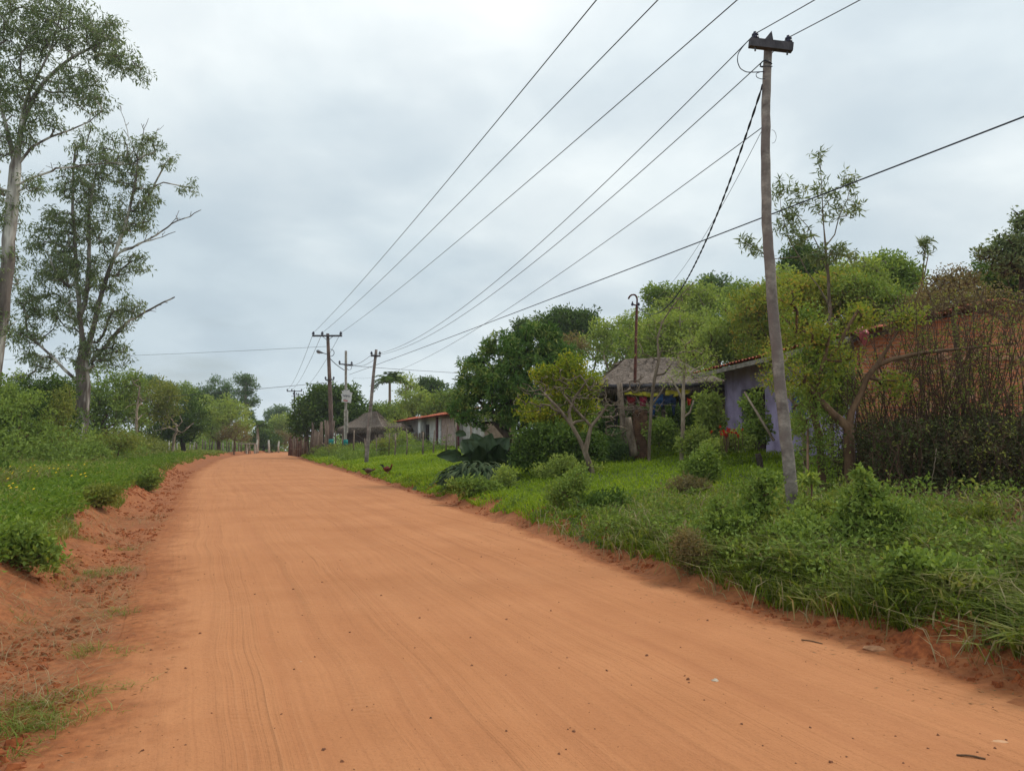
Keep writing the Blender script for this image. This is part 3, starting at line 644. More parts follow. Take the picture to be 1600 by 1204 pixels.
# porch clutter
def sack(px, py, Y, r, col, name, label, cat):
    c = P(px, py, Y); m = MB(); m.lathe([(r * .5, -r), (r * .95, -r * .6), (r, 0), (r * .8, r * .7), (r * .35, r), (0, r * 1.05)], c, 10)
    o = m.build(name, simple(name + ' cloth', col, None, 6), origin=c); tag(o, label, cat); return o
pc = P(1347, 522, 15.6)
m = MB(); q = [pc + np.array(k) * .12 for k in ((-.9, 0, 1.0), (-.1, -.1, 1.3), (.7, 0, 1.1), (1.2, -.1, .2), (.9, 0, -1.2), (.3, -.15, -2.0), (-.3, 0, -1.0), (-1, -.1, .1))]
cc = pc + (0, -.22, 0); m.add(q + [cc], [(i, (i + 1) % 8, 8) for i in range(8)]); m.add([p + np.array((0, .03, 0)) for p in q] + [cc + (0, .03, 0)], [((i + 1) % 8, i, 8) for i in range(8)])
tag(m.build('plastic_sheet', simple('faded pink plastic', srgb(186, 96, 100), srgb(146, 72, 78), 8, .5), origin=pc), 'crumpled faded pink plastic sheet caught at the corner of the tiled eave', 'plastic sheet')
# ---- thatched pavilion
THATCH = simple('grey thatch', srgb(140, 126, 114), srgb(66, 56, 50), 9, .95, 1.0, .05, (1, 1, 3.5), 7)
THATCHD = simple('dark thatch straw', srgb(140, 124, 108), srgb(78, 66, 58), 14, .95, .5, .02)
def thatch_roof(parent, corners, ez, ridge, rz, th=.22, sagz=.12, fringe=600, fl=.28, seed=1):
    """hip roof: 4 eave corners (xy) front-left, front-right, back-right, back-left, two ridge ends"""
    c = [np.array((*p, e)) for p, e in zip(corners, ez if hasattr(ez, '__len__') else [ez] * 4)]; r = [np.array((*p, rz)) for p in ridge]
    m = MB(); faces = [(c[0], c[1], r[1], r[0]), (c[1], c[2], r[1], r[1]), (c[2], c[3], r[0], r[1]), (c[3], c[0], r[0], r[0])]
    fr = MB()
    for (a, b, d, e) in faces:
        nu, nv = 40, 14; U, V = np.meshgrid(np.linspace(0, 1, nu + 1), np.linspace(0, 1, nv + 1))
        p = (a * (1 - U[..., None]) + b * U[..., None]) * (1 - V[..., None]) + (e * (1 - U[..., None]) + d * U[..., None]) * V[..., None]
        p[..., 2] += -sagz * np.sin(V * PI) + .035 * fbm(p[..., 0] * 1.0, p[..., 1] + p[..., 2], .35, seed, 3) + .05 * fbm(p[..., 0], p[..., 1], 1.6, seed + 2, 2)
        W = nu + 1; i = np.arange(nv)[:, None] * W; j = np.arange(nu)[None]; f = np.stack([i + j, i + j + 1, i + W + j + 1, i + W + j], -1).reshape(-1, 4)
        m.add(p.reshape(-1, 3), f, None, True); q = p.copy(); q[..., 2] -= th * (1 - .3 * V); m.add(q.reshape(-1, 3), f[:, ::-1], None, True)
        m.add(np.concatenate([p[0], q[0]]), [(k, k + W, k + W + 1, k + 1) for k in range(nu)])
        n = fringe * 3; s = rng.random(n)[:, None]; base = a * (1 - s) + b * s; base[:, 2] -= rng.random(n) * th - .04
        out = unit(np.array([(a + b)[0] / 2 - (d + e)[0] / 2, (a + b)[1] / 2 - (d + e)[1] / 2, 0])[None])
        ax = unit(out * .5 + np.array((0, 0, -.8)) + rng.normal(0, .25, (n, 3))); leaves(fr, base - out * .1, ax, fl * rng.uniform(.5, 1.3, n), .02, rng.random(n))
        n = fringe; s = rng.random((n, 1)); t = rng.random((n, 1)); base = (a * (1 - s) + b * s) * (1 - t) + (e * (1 - s) + d * s) * t
        base[:, 2] += -sagz * np.sin(t[:, 0] * PI) + .02; down = unit((a + b - d - e)[None]); ax = unit(down + rng.normal(0, .18, (n, 3)) + np.array((0, 0, .08)))
        leaves(fr, base, ax, .4 * rng.uniform(.5, 1.2, n), .012, rng.random(n))
    m.build('thatch', THATCH, parent); fr.build('loose_straw', THATCHD, parent)
pf = P(918, 690, 25.5)[:2]; pr = P(1146, 690, 25.0)[:2]
pav = thing('pavilion', 'open thatched shelter with rough posts beside the tiled house', 'shelter', (*((pf + pr) / 2), HG(*((pf + pr) / 2))))
bk = np.array((.25, 4.6)); pez = EYE + (690 - 600) * 25.3 / 1200
thatch_roof(pav, [pf, pr, pr + bk, pf + bk], [pez, pez + .05, pez, pez - .1], [pf + bk / 2 + (1.5, 0), pr + bk / 2 - (1.5, 0)], EYE + (690 - 560) * 27.6 / 1200)
for (x0, y0, x1, y1, Yp, r, mt) in ((975, 706, 968, 598, 25.0, .10, POSTW), (1037, 690, 1034, 598, 26.6, .07, POLED), (1039, 688, 1036, 640, 26.4, .06, POSTW), (1118, 680, 1120, 598, 26, .07, POSTW), (962, 690, 962, 600, 29.5, .07, POLED), (1100, 690, 1100, 600, 29.3, .07, POLED)):
    m = MB(); a, b = P(x0, y0, Yp), P(x1, y1, Yp); m.tube(resample([a, a * .6 + b * .4 + np.array((.03, 0, 0)), b], 9, .012), np.linspace(r * 1.1, r * .9, 9), 9); m.build('post', mt, pav)
m = MB(); m.tube([P(930, 603, 25.4), P(1130, 601, 25.0)], .06, 7); m.tube([P(935, 606, 29.6), P(1125, 603, 29.4)], .06, 7); m.build('beam', POLED, pav)
# brick pillar with its trunk post and a heap of dry twigs
bp = P(1001, 700, 24.2); bz = HG(bp[0], bp[1])
pil = thing('brick_pillar', 'rough narrow brick pillar beside the shelter post, dry twigs heaped on it', 'pillar', (bp[0], bp[1], bz))
top = EYE + (690 - 641) * 24.2 / 1200; m = MB()
z = bz - .1; k = 0
while z < top:
    s = .42 + rnd.uniform(-.02, .02)
    for dx in ((-.14, .0, .14) if k % 2 else (-.1, .1)):
        m.box((bp[0] + dx + rnd.uniform(-.008, .008), bp[1] + rnd.uniform(-.01, .01), z + .03), ((.135 if k % 2 else .2), .36, .056), rnd.uniform(-.03, .03))
    z += .066; k += 1
m.build('bricks', simple('sooty brick', srgb(124, 92, 72), srgb(70, 50, 40), 9, .95, .5), pil)
m = MB(); m.box((bp[0], bp[1], (bz + top) / 2 - .05), (.36, .32, top - bz)); m.build('mortar', simple('grey clay mortar', srgb(120, 98, 80), None, 8), pil)
m = MB(); a, b = P(990, 712, 23.8), P(981, 652, 23.8); m.tube(resample([a, b], 8, .01), np.linspace(.13, .1, 8), 10)
tag(m.build('tree_stump', POSTW, origin=a), 'thick pale trunk stump leaning on the brick pillar', 'stump')
m = MB()
for i in range(70):
    a = P(1001 + rnd.gauss(-6, 14), 640 + rnd.gauss(0, 5), 24.2 + rnd.gauss(0, .15)); d = np.array((rnd.gauss(0, .4), rnd.gauss(0, .2), rnd.gauss(.03, .18))); m.tube([a, a + d * .5 + np.array((0, 0, .04)), a + d], [.012, .009, .004], 4, False)
tag(m.build('twig_heap', simple('dry twig', srgb(128, 112, 98), srgb(80, 66, 58), 9), origin=P(1001, 640, 24.2)), 'tangled heap of dry grey twigs on top of the brick pillar', 'twigs', kind='stuff')
# rusty mast
mb_ = P(991, 642, 25.5)
mast = thing('service_mast', 'slim rusty iron mast with a hooked top, rising behind the brick pillar', 'mast', mb_ - (0, 0, 1.5))
m = MB(); m.tube([P(990, 712, 25.5), P(991, 642, 25.5), P(995, 478, 25.5)], [.055, .055, .045], 8); m.build('tube', RUST, mast)
m = MB(); m.tube(resample([P(995, 480, 25.5), P(995.5, 466, 25.5), P(993, 460.5, 25.5), P(988, 460, 25.5), P(983.5, 463, 25.5), P(982, 467, 25.5)], 16), .03, 7); m.build('hook', RUST, mast)
m = MB(); m.tube([P(995, 477, 25.4), P(990, 476, 25.4), P(988, 473, 25.4), P(988.5, 471, 25.4)], .025, 6); m.build('bracket', RUST, mast)
for x in (988, 998): insulator(P(x, 478, 25.4), .045, mast)
# clothes line
CY = 24.9
cl = tag(MB().tube(resample([P(970, 612, CY), P(1050, 616, CY), P(1120, 610, CY)], 20), .006, 4).build('clothes_line', BLACKC, origin=P(970, 612, CY)), 'thin clothes line strung under the thatched shelter', 'line')
def garment(name, label, poly, col, cat, Y=CY, dark=None):
    """cloth hanging in soft folds; poly: list of rows [(xl, xr, y)] or several strips"""
    m = MB()
    for rows in poly:
        rows = np.array(rows, float); nv = 14; nu = 16; ys = np.linspace(rows[0, 2], rows[-1, 2], nv)
        xa = np.interp(ys, rows[:, 2], rows[:, 0]); xb = np.interp(ys, rows[:, 2], rows[:, 1]); g = []
        for i, y in enumerate(ys):
            for j in range(nu):
                f = j / (nu - 1); x = xa[i] * (1 - f) + xb[i] * f; p = P(x, y + 1.1 * math.sin(f * 5 + rows[0, 0] + i * .1), Y); p[1] += .035 * math.sin(f * 9 + rows[0, 0]) * (i / nv + .3) + .01 * math.sin(y * .7); g.append(p)
        g = np.array(g); i = np.arange(nv - 1)[:, None] * nu; j = np.arange(nu - 1)[None]; f = np.stack([i + j, i + j + 1, i + nu + j + 1, i + nu + j], -1).reshape(-1, 4)
        m.add(g, f, None, True); m.add(g + np.array((0, .02, 0)), f[:, ::-1], None, True)
    o = m.build(name, simple(name + ' cloth', col, dark, 7, .9, .2), origin=P(poly[0][0][0], poly[0][0][2], Y)); return tag(o, label, cat, 'washing on the line')
garment('yellow_cloth', 'long narrow yellow cloth hung along the left half of the line', [[(976, 1003, 612), (976, 1003, 617)], [(1003, 1029, 613), (1004, 1030, 619)]], srgb(150, 142, 34), 'cloth')
garment('yellow_cloth', 'yellow cloth spread along the right half of the line', [[(1040, 1060, 610), (1039, 1060, 618.5)], [(1060, 1079, 608), (1060, 1079, 615)]], srgb(146, 134, 36), 'cloth')
garment('red_shirt', 'dark red shirt at the left end of the line', [[(979, 994, 619), (981, 992, 632)]], srgb(110, 24, 28), 'shirt')
garment('pink_shirt', 'crimson shirt between the red shirt and the blue jeans', [[(999, 1011, 619), (1000, 1009, 635)]], srgb(130, 24, 52), 'shirt')
garment('blue_jeans', 'blue jeans hanging by the waist with two long legs', [[(1018, 1036, 617), (1018, 1036, 630)], [(1018, 1025, 630), (1018.5, 1023, 651)], [(1027, 1036, 630), (1031, 1035, 634)]], srgb(44, 76, 118), 'trousers')
garment('dark_trousers', 'dark blue trousers right of the blue jeans', [[(1037, 1056, 617), (1037, 1056, 631)], [(1049, 1056, 631), (1051, 1054.5, 649)]], srgb(34, 50, 78), 'trousers')
garment('black_shirt', 'black shirt near the right end of the line', [[(1060, 1072, 617), (1061, 1071, 634)]], (.02, .02, .025), 'shirt')
garment('orange_shirt', 'small orange red shirt at the right end of the line', [[(1073, 1081, 622), (1074, 1080, 632)]], srgb(190, 66, 40), 'shirt')
# grey cloth and bundle by the house
# ---- long whitewashed shed
SA, SB = on(596, 80)[:2], on(712, 50)[:2]; su = unit(SB - SA); sw = np.array((-su[1], su[0])); sw = sw if sw[1] > 0 else -sw
shed = thing('long_shed', 'long low whitewashed shed with a red tiled roof and doorways', 'shed', (*((SA + SB) / 2), HG(*((SA + SB) / 2))))
BRIGHTW2 = simple('pale whitewash', (.72, .70, .67), (.5, .48, .45), 1.2); z0 = 1.5; sez = EYE + (690 - 647) * 50 / 1200  # main wall whitewash set paler, as the dark porch browned it
WWASH = simple('dirty whitewash', srgb(202, 198, 190), srgb(158, 148, 140), 1.2, .9, .3)
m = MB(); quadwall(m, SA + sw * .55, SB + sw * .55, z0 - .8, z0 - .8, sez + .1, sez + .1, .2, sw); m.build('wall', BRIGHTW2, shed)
m = MB(); quadwall(m, SB, SB + sw * 2.6, z0 - .8, z0 - .8, sez, sez + .45, .2, -su); m.build('end_wall', WWASH, shed)
m = MB(); e0, e1 = SA - sw * .3 - su * .3, SB - sw * .3 + su * .5; tile_roof(m, (*e0, sez), (*e1, sez), (*(e1 + sw * 3), sez + .62), (*(e0 + sw * 3), sez + .62), .34, .6, .07, 4)
m.build('roof', simple('bright clay tile', srgb(206, 112, 78), srgb(150, 78, 58), 3, .9, .3), shed)
def shedpart(name, xa, xb, ya, mat, depth=0., yb=None):
    a = on_line(xa, SA + sw * depth, SB + sw * depth); b = on_line(xb, SA + sw * depth, SB + sw * depth); m = MB()
    quadwall(m, a, b, z0 - .8, z0 - .8, EYE + (690 - ya) * a[1] / 1200, EYE + (690 - ya) * b[1] / 1200, .12, sw); return m.build(name, mat, shed)
DARK = simple('dark opening wood', srgb(60, 44, 44), srgb(36, 26, 28), 4); MAROON = simple('maroon paint', srgb(104, 54, 58), srgb(78, 40, 44), 4)
BRIGHTW = simple('fresh white paint', (.8, .8, .8), (.65, .65, .66), 3); PINKW = simple('pinkish plaster', srgb(190, 166, 158), srgb(150, 124, 118), 3)
for i, (px, mt, wd) in enumerate(((606, MAROON, 1.2), (615, WWASH, 1.4), (653, BRIGHTW, 2.6), (680.5, MAROON, 1.4), (711, MAROON, 3))): shedpart('pillar', px, px + wd * 1.3, 651, mt, .0 + .01 * i)
shedpart('door', 665.5, 669, 663, DARK, .47); shedpart('door', 683, 688.5, 654, BRIGHTW, .46); shedpart('door', 624, 628, 667, DARK, .48)
shedpart('porch_wall', 689.5, 710, 652, PINKW, .3); shedpart('window', 636, 641, 664, DARK, .45)
m = MB(); a, b = on(716, 51)[:2], on(752, 46)[:2]; quadwall(m, a, b, .6, .6, EYE + 34 * 51 / 1200 + .1, EYE + 30 * 46 / 1200, .2, sw)
tag(m.build('yard_wall', simple('pale grey wall', srgb(190, 186, 182), srgb(150, 142, 136), 2), origin=(*a, 1.4)), 'plain pale grey yard wall seen under the mango branches', 'wall')
m = MB(); a, b = on(757, 45)[:2], on(800, 43)[:2]; quadwall(m, a, b, .6, .6, EYE + 30 * 45 / 1200, EYE + 34 * 43 / 1200, .2, sw)
tag(m.build('yard_wall', simple('brown mud wall', srgb(150, 130, 112), srgb(112, 92, 78), 2), origin=(*a, 1.4)), 'short brownish mud wall right of the pale yard wall', 'wall')
# ---- thatched hut down the road
ha, hb = on(527, 67)[:2], on(598, 62)[:2]; hut = thing('thatched_hut', 'grey thatched hut behind the concrete pole', 'hut', (*((ha + hb) / 2), HG(*((ha + hb) / 2))))
hez = EYE + (690 - 667) * 63 / 1200; hbk = np.array((.8, 5.0))
thatch_roof(hut, [ha, hb, hb + hbk, ha + hbk], hez, [ha + hbk / 2 + (1.3, 0), hb + hbk / 2 - (1.4, 0)], EYE + (690 - 643) * 66 / 1200, .3, .15, 350, .4, 5)
m = MB(); i0 = np.array((.35, .5)); quadwall(m, ha + i0, hb + (-.35, .5), .2, .4, hez, hez, .2, (0, 1)); m.build('wall', simple('dark mud wall', srgb(84, 66, 58), srgb(54, 42, 38), 3), hut)
lean = thing('lean_to', 'low thatched lean-to between the hut and the long shed', 'shed', on(625, 60))
la, lb = on(598, 61)[:2], on(624, 61)[:2]; lez = EYE + (690 - 666) * 60 / 1200
thatch_roof(lean, [la, lb, lb + (.5, 4), la + (.5, 4)], lez, [la + (.5, 2.2), lb + (-.2, 2.2)], lez + .35, .2, .05, 250, .4, 9)
m = MB(); quadwall(m, la + (0, .3), lb + (0, .3), .4, .4, lez, lez, .15, (0, 1)); m.build('wall', WWASH, lean)
# ================================================================ trees and shrubs
LG = leafmat
PAL = dict(
 euc=LG('grey green gum leaf', [(0.104, 0.137, 0.056), (0.154, 0.200, 0.084), (0.211, 0.258, 0.118), (0.308, 0.329, 0.154)], .25, .6),
 mango=LG('dark glossy leaf', [(0.051, 0.113, 0.024), (0.083, 0.166, 0.034), (0.143, 0.233, 0.056), (0.361, 0.407, 0.100)], .15, .6),
 dark=LG('deep green leaf', [(0.051, 0.087, 0.018), (0.075, 0.128, 0.024), (0.112, 0.180, 0.034), (0.165, 0.233, 0.042)], .15, .6),
 mid=LG('mid green leaf', [(0.121, 0.182, 0.040), (0.170, 0.243, 0.054), (0.235, 0.315, 0.067), (0.341, 0.417, 0.090)], .28),
 light=LG('fresh green leaf', [(0.194, 0.252, 0.065), (0.267, 0.336, 0.084), (0.348, 0.419, 0.101), (0.486, 0.518, 0.131)], .32),
 olive=LG('olive leaf', [(0.135, 0.158, 0.039), (0.196, 0.226, 0.049), (0.255, 0.279, 0.061), (0.347, 0.332, 0.088)], .3),
 yellow=LG('yellow green leaf', [(0.121, 0.187, 0.022), (0.195, 0.258, 0.024), (0.330, 0.358, 0.031), (0.540, 0.429, 0.037)], .3),
 brown=LG('brown dry leaf', [(0.151, 0.128, 0.061), (0.211, 0.174, 0.083), (0.286, 0.211, 0.105), (0.196, 0.196, 0.056)], .25),
 bluish=LG('distant gum leaf', [(0.075, 0.128, 0.049), (0.105, 0.166, 0.061), (0.135, 0.211, 0.071), (0.180, 0.249, 0.083)], .25),
 autumn=LG('turning leaf', [(0.143, 0.203, 0.037), (0.207, 0.276, 0.048), (0.287, 0.320, 0.050), (0.318, 0.320, 0.055), (0.509, 0.290, 0.060)], .3),
)
BARK = dict(
 euc=barkmat('gum bark', srgb(132, 120, 110), srgb(78, 68, 62), 2.5, .18, .6, srgb(204, 198, 188)),
 grey=barkmat('grey bark', srgb(142, 126, 108), srgb(84, 72, 60), 6, .3, .5),
 pale=barkmat('pale bark', srgb(176, 160, 140), srgb(116, 98, 82), 5, .3, .5),
 dark=barkmat('dark bark', srgb(84, 72, 62), srgb(48, 40, 36), 6, .3, .5),
 brown=barkmat('brown bark', srgb(124, 98, 74), srgb(78, 58, 44), 6, .3, .5),
)
class Skel:
    """nodes joined to parents; later turned into tapering tubes"""
    curly = True
    def __init__(s): s.p = []; s.par = []; s.fixed = {}
    def line(s, pts, parent=-1, r=None):
        ids = []
        for i, q in enumerate(pts):
            s.p.append(np.asarray(q, float)); s.par.append(parent); parent = len(s.p) - 1; ids.append(parent)
            if r is not None: s.fixed[parent] = r[i]
        return ids
    def near(s, q): return int(np.argmin(np.linalg.norm(np.array(s.p) - q, axis=1)))
    def reach(s, q, seg, wob=.08, up=.15):
        A = np.array(s.p); D = np.linalg.norm(A - q, axis=1)
        pen = np.maximum(0, A[:, 2] - q[2]) * .9                       # limbs climb, they rarely drop
        par_r = D + pen; n = int(np.argmin(par_r)); a = A[n]; d = q - a; L = np.linalg.norm(d)
        k = max(1, int(round(L / seg))); g = s.par[n]
        t0 = unit(a - A[g]) if g >= 0 else np.array((0, 0, 1.))
        ctrl = a + (t0 * (.5 if s.curly else .22) + np.array((0, 0, up))) * L * .45; par = n; ids = []
        for i in range(1, k + 1):
            t = i / k; b = a * (1 - t) ** 2 + ctrl * 2 * t * (1 - t) + q * t * t
            if i < k: b = b + rng.normal(0, wob * L / k, 3)
            s.p.append(b); s.par.append(par); par = len(s.p) - 1; ids.append(par)
        return ids
    def mesh(s, mb, base_r, tip_r, power=.5, sides=7, minpx=0):
        n = len(s.p); cnt = np.zeros(n); kids = [[] for _ in range(n)]
        for i in range(n - 1, -1, -1):
            if not kids[i]: cnt[i] += 1
            if s.par[i] >= 0: kids[s.par[i]].append(i); cnt[s.par[i]] += cnt[i]
        tot = cnt.max(); r = tip_r + (base_r - tip_r) * ((cnt - 1) / max(1, tot - 1)) ** power
        for i, v in s.fixed.items(): r[i] = v
        for i in range(n):
            if s.par[i] >= 0: r[i] = min(r[i], r[s.par[i]])
        s.r = r; st = [i for i in range(n) if s.par[i] < 0]; starts = [(i, None) for i in st]
        while starts:
            i, pr = starts.pop(); ch = [i] if pr is None else [pr, i]
            while kids[i]:
                ks = sorted(kids[i], key=lambda q: -cnt[q]); 
                for q in ks[1:]: starts.append((q, i))
                i = ks[0]; ch.append(i)
            if len(ch) > 1:
                rr = r[ch].copy()
                if pr is not None: rr[0] = min(rr[0], rr[1] * 1.25)
                mb.tube([s.p[q] for q in ch], rr, sides if rr.max() > .05 else (5 if rr.max() > .02 else 4), False)
def blob_points(blobs, Y, n, zmul=1.0, shell=2.6):
    """blobs: (px, py, rx, ry[, depth shift]) as seen at distance Y; returns points spread through the solid ellipsoids"""
    wts = np.array([b[2] * b[3] for b in blobs], float); wts /= wts.sum(); pts = []; who = []
    for bi, k in enumerate(rng.multinomial(n, wts)):
        b = blobs[bi]; dz = b[4] if len(b) > 4 else 0.0; c = P(b[0], b[1], Y + dz); s = (Y + dz) / FPX
        R = np.array((b[2] * s, (b[2] + b[3]) * .5 * s * zmul, b[3] * s))
        v = unit(rng.normal(size=(k, 3))) * rng.random((k, 1)) ** (1 / shell) * (1 + .5 * (rng.random((k, 1)) < .14) * rng.random((k, 1))); pts.append(c + v * R * .93); who += [bi] * k
    return np.concatenate(pts), np.array(who)
def foliage(mb, att, per, cr, L, w, droop=0.0, up=0.0, flat=1.0, whorl=False, fold=.12, pal_noise=.35):
    k = len(att); N = k * per; c = np.repeat(att, per, 0)
    if whorl:                                                  # leaves radiate from shoot tips
        sh = 5; nt = max(1, per // sh); tips = np.repeat(att, nt, 0) + unit(rng.normal(size=(k * nt, 3))) * (rng.random((k * nt, 1)) ** .5) * cr * (1, 1, flat)
        c = np.repeat(tips, sh, 0); N = len(c); ax = unit(rng.normal(size=(N, 3)) + np.array((0, 0, up - droop)))
    else:
        off = unit(rng.normal(size=(N, 3))) * (rng.random((N, 1)) ** .45) * cr * (1, 1, flat); c = c + off
        ax = unit(rng.normal(size=(N, 3)) * .8 + off / cr * .6 + np.array((0, 0, up - droop)))
    cv = np.repeat(rng.random(k), int(np.ceil(N / k)))[:N]
    var = np.clip(.5 + (cv - .5) * pal_noise * 1.6 + rng.normal(0, .16, N), 0, 1)
    leaves(mb, c, ax, L * rng.uniform(.65, 1.25, N), w * rng.uniform(.7, 1.2, N), var, fold)
def tree(name, label, base, Y, blobs, n=120, per=50, cr=.45, L=.18, w=.03, pal='mid', bark='grey', r0=.15, tip=.012, trunk=None, limbs=(), group=None,
         droop=0., up=0., flat=1., whorl=False, seg=.6, cat='tree', bare=0, wob=.1, power=.5, zmul=1., crown='crown', depth=None, sides=8, shell=2.6, twigs=True, fold=.12, sink=.15):
    if len(base) == 2: bw = on(base[0], Y) if base[1] is None else G(*base)
    else: bw = np.asarray(base)
    Y = bw[1] if Y is None else Y
    t = thing(name, label, cat, bw, group); sk = Skel(); sk.curly = name != 'bare_tree'
    tr = [bw - (0, 0, sink)] + [P(a, b, Y) for a, b in (trunk or [])]
    if not trunk: tr.append(bw + (0, 0, max(.3, (P(blobs[0][0], blobs[0][1], Y)[2] - bw[2]) * .35)))
    k = max(4, int(sum(np.linalg.norm(tr[i + 1] - tr[i]) for i in range(len(tr) - 1)) / seg)); sk.line(resample(tr, k, .01 * r0 * 10))
    late = [lm for lm in limbs if lm[0] < 0]; limbs = [lm for lm in limbs if lm[0] > 0]
    for lm in limbs:
        pts = [P(a, b, Y + (d[0] if d else 0)) for a, b, *d in lm[1:]]; n0 = sk.near(pts[0]); kk = max(3, int(sum(np.linalg.norm(pts[i + 1] - pts[i]) for i in range(len(pts) - 1)) / seg))
        q = resample(pts, kk, .02); ids = sk.line(q[1:], n0)
        if lm[0]: 
            for i, id_ in enumerate(ids): sk.fixed[id_] = lm[0] * (1 - .7 * i / len(ids))
    att, who = blob_points(blobs, Y, n, zmul, shell); o = np.argsort(np.min(np.linalg.norm(att[:, None] - np.array(sk.p)[None], axis=2), axis=1)); att = att[o]
    for q in att: sk.reach(q, seg, wob)
    if bare:
        q, _ = blob_points(blobs, Y, bare, zmul)
        for z in q: sk.reach(z * 1.0 + (0, 0, .2 * cr), seg, wob)
    for lm in late:
        pts = [P(a, b, Y + (d[0] if d else 0)) for a, b, *d in lm[1:]]; n0 = sk.near(pts[0]); L_ = sum(np.linalg.norm(pts[i + 1] - pts[i]) for i in range(len(pts) - 1)); kk = max(8, int(L_ / .35))
        q = resample(pts, kk, .035); q[1:-1] += rng.normal(0, .03, (kk - 2, 3)); ids = sk.line(q[1:], n0)
        for i, id_ in enumerate(ids): sk.fixed[id_] = -lm[0] * (1 - .72 * i / len(ids))
        for i in range(3, kk - 1, 2):                            # side twigs
            d = unit(q[i + 1] - q[i]) * .6 + unit(rng.normal(size=3)) * .7 + np.array((0, 0, .35)); l = rnd.uniform(.25, .8) * (L_ / 5) ** .5; a0 = ids[i - 1]
            j = sk.line([q[i] + d * l * .5 + rng.normal(0, .03, 3), q[i] + d * l + rng.normal(0, .05, 3)], a0, [tip * 1.3, tip])
            sk.line([sk.p[j[0]] + unit(rng.normal(size=3) + d) * l * .4], j[0], [tip])
    m = MB(); sk.mesh(m, r0, tip, power, sides); m.build('trunk', BARK[bark], t)
    if per: m = MB(); foliage(m, att, per, cr, L, w, droop, up, flat, whorl, fold); m.build(crown, PAL[pal], t)
    return t
# ---- left gums
EG = 'tall gum trees on the left verge'
tree('gum_tree', 'nearest gum tree, its open crown cut by the left and top edges', (-26, None), 36,
     [(20, 45, 70, 60), (95, 50, 70, 45), (160, 60, 45, 45), (190, 95, 28, 30), (222, 118, 14, 10), (30, 140, 60, 45), (110, 130, 60, 40), (150, 165, 35, 20), (20, 220, 45, 35), (-40, 120, 50, 70), (-50, 260, 45, 60), (10, 330, 26, 38), (5, 420, 24, 50), (45, 290, 22, 22), (70, 10, 80, 25), (75, 190, 40, 20), (0, 500, 22, 35)],
     1050, 20, .38, .26, .03, 'euc', 'euc', .30, .013, [(-10, 600), (5, 480), (14, 380), (22, 300), (24, 262)],
     [(.11, (24, 262), (14, 215), (3, 175), (-10, 120)), (.13, (24, 262), (34, 190), (70, 120), (120, 85), (170, 60)), (.08, (30, 215), (38, 155), (80, 80), (95, 20)), (-.06, (22, 290), (80, 265), (150, 255), (215, 256)), (.06, (26, 250), (65, 215), (110, 205), (140, 190))], EG,
     droop=.9, seg=.8, bare=40, flat=.8)
tree('gum_tree', 'tall gum tree with a thick pale peeling trunk standing whole beside the road', (122, None), 45,
     [(150, 225, 40, 32), (215, 230, 38, 28), (190, 265, 45, 30), (262, 250, 16, 14), (293, 290, 13, 18), (130, 290, 45, 40), (215, 300, 38, 35), (100, 350, 45, 45), (165, 350, 50, 40), (225, 345, 22, 22), (110, 420, 50, 42), (170, 430, 32, 40), (75, 400, 35, 50), (212, 410, 22, 28), (60, 470, 35, 38), (35, 520, 35, 28), (120, 490, 45, 38), (175, 500, 35, 30), (205, 480, 18, 30), (140, 550, 42, 28), (188, 550, 22, 28), (35, 590, 14, 16), (60, 560, 30, 22), (250, 225, 14, 10)],
     1200, 20, .36, .27, .034, 'euc', 'euc', .40, .015, [(124, 680), (128, 640), (131, 590), (131, 545)],
     [(.15, (131, 550), (122, 470), (118, 380), (112, 300), (118, 230)), (.16, (134, 560), (150, 490), (170, 420), (190, 370), (208, 310), (215, 250)), (-.12, (137, 565), (165, 540), (200, 500), (240, 480), (273, 464)), (-.07, (180, 400), (215, 384), (245, 366), (275, 346), (314, 328)), (-.05, (185, 392), (225, 380), (274, 362)),
      (.09, (122, 600), (95, 570), (70, 545), (40, 520), (8, 512)), (.15, (128, 500), (140, 420), (138, 330), (150, 270)), (-.035, (215, 250), (222, 215), (232, 185)), (-.03, (212, 245), (200, 205), (188, 165)), (-.03, (222, 230), (240, 212), (256, 196))], EG,
     droop=1.0, seg=.9, bare=60, flat=.8)
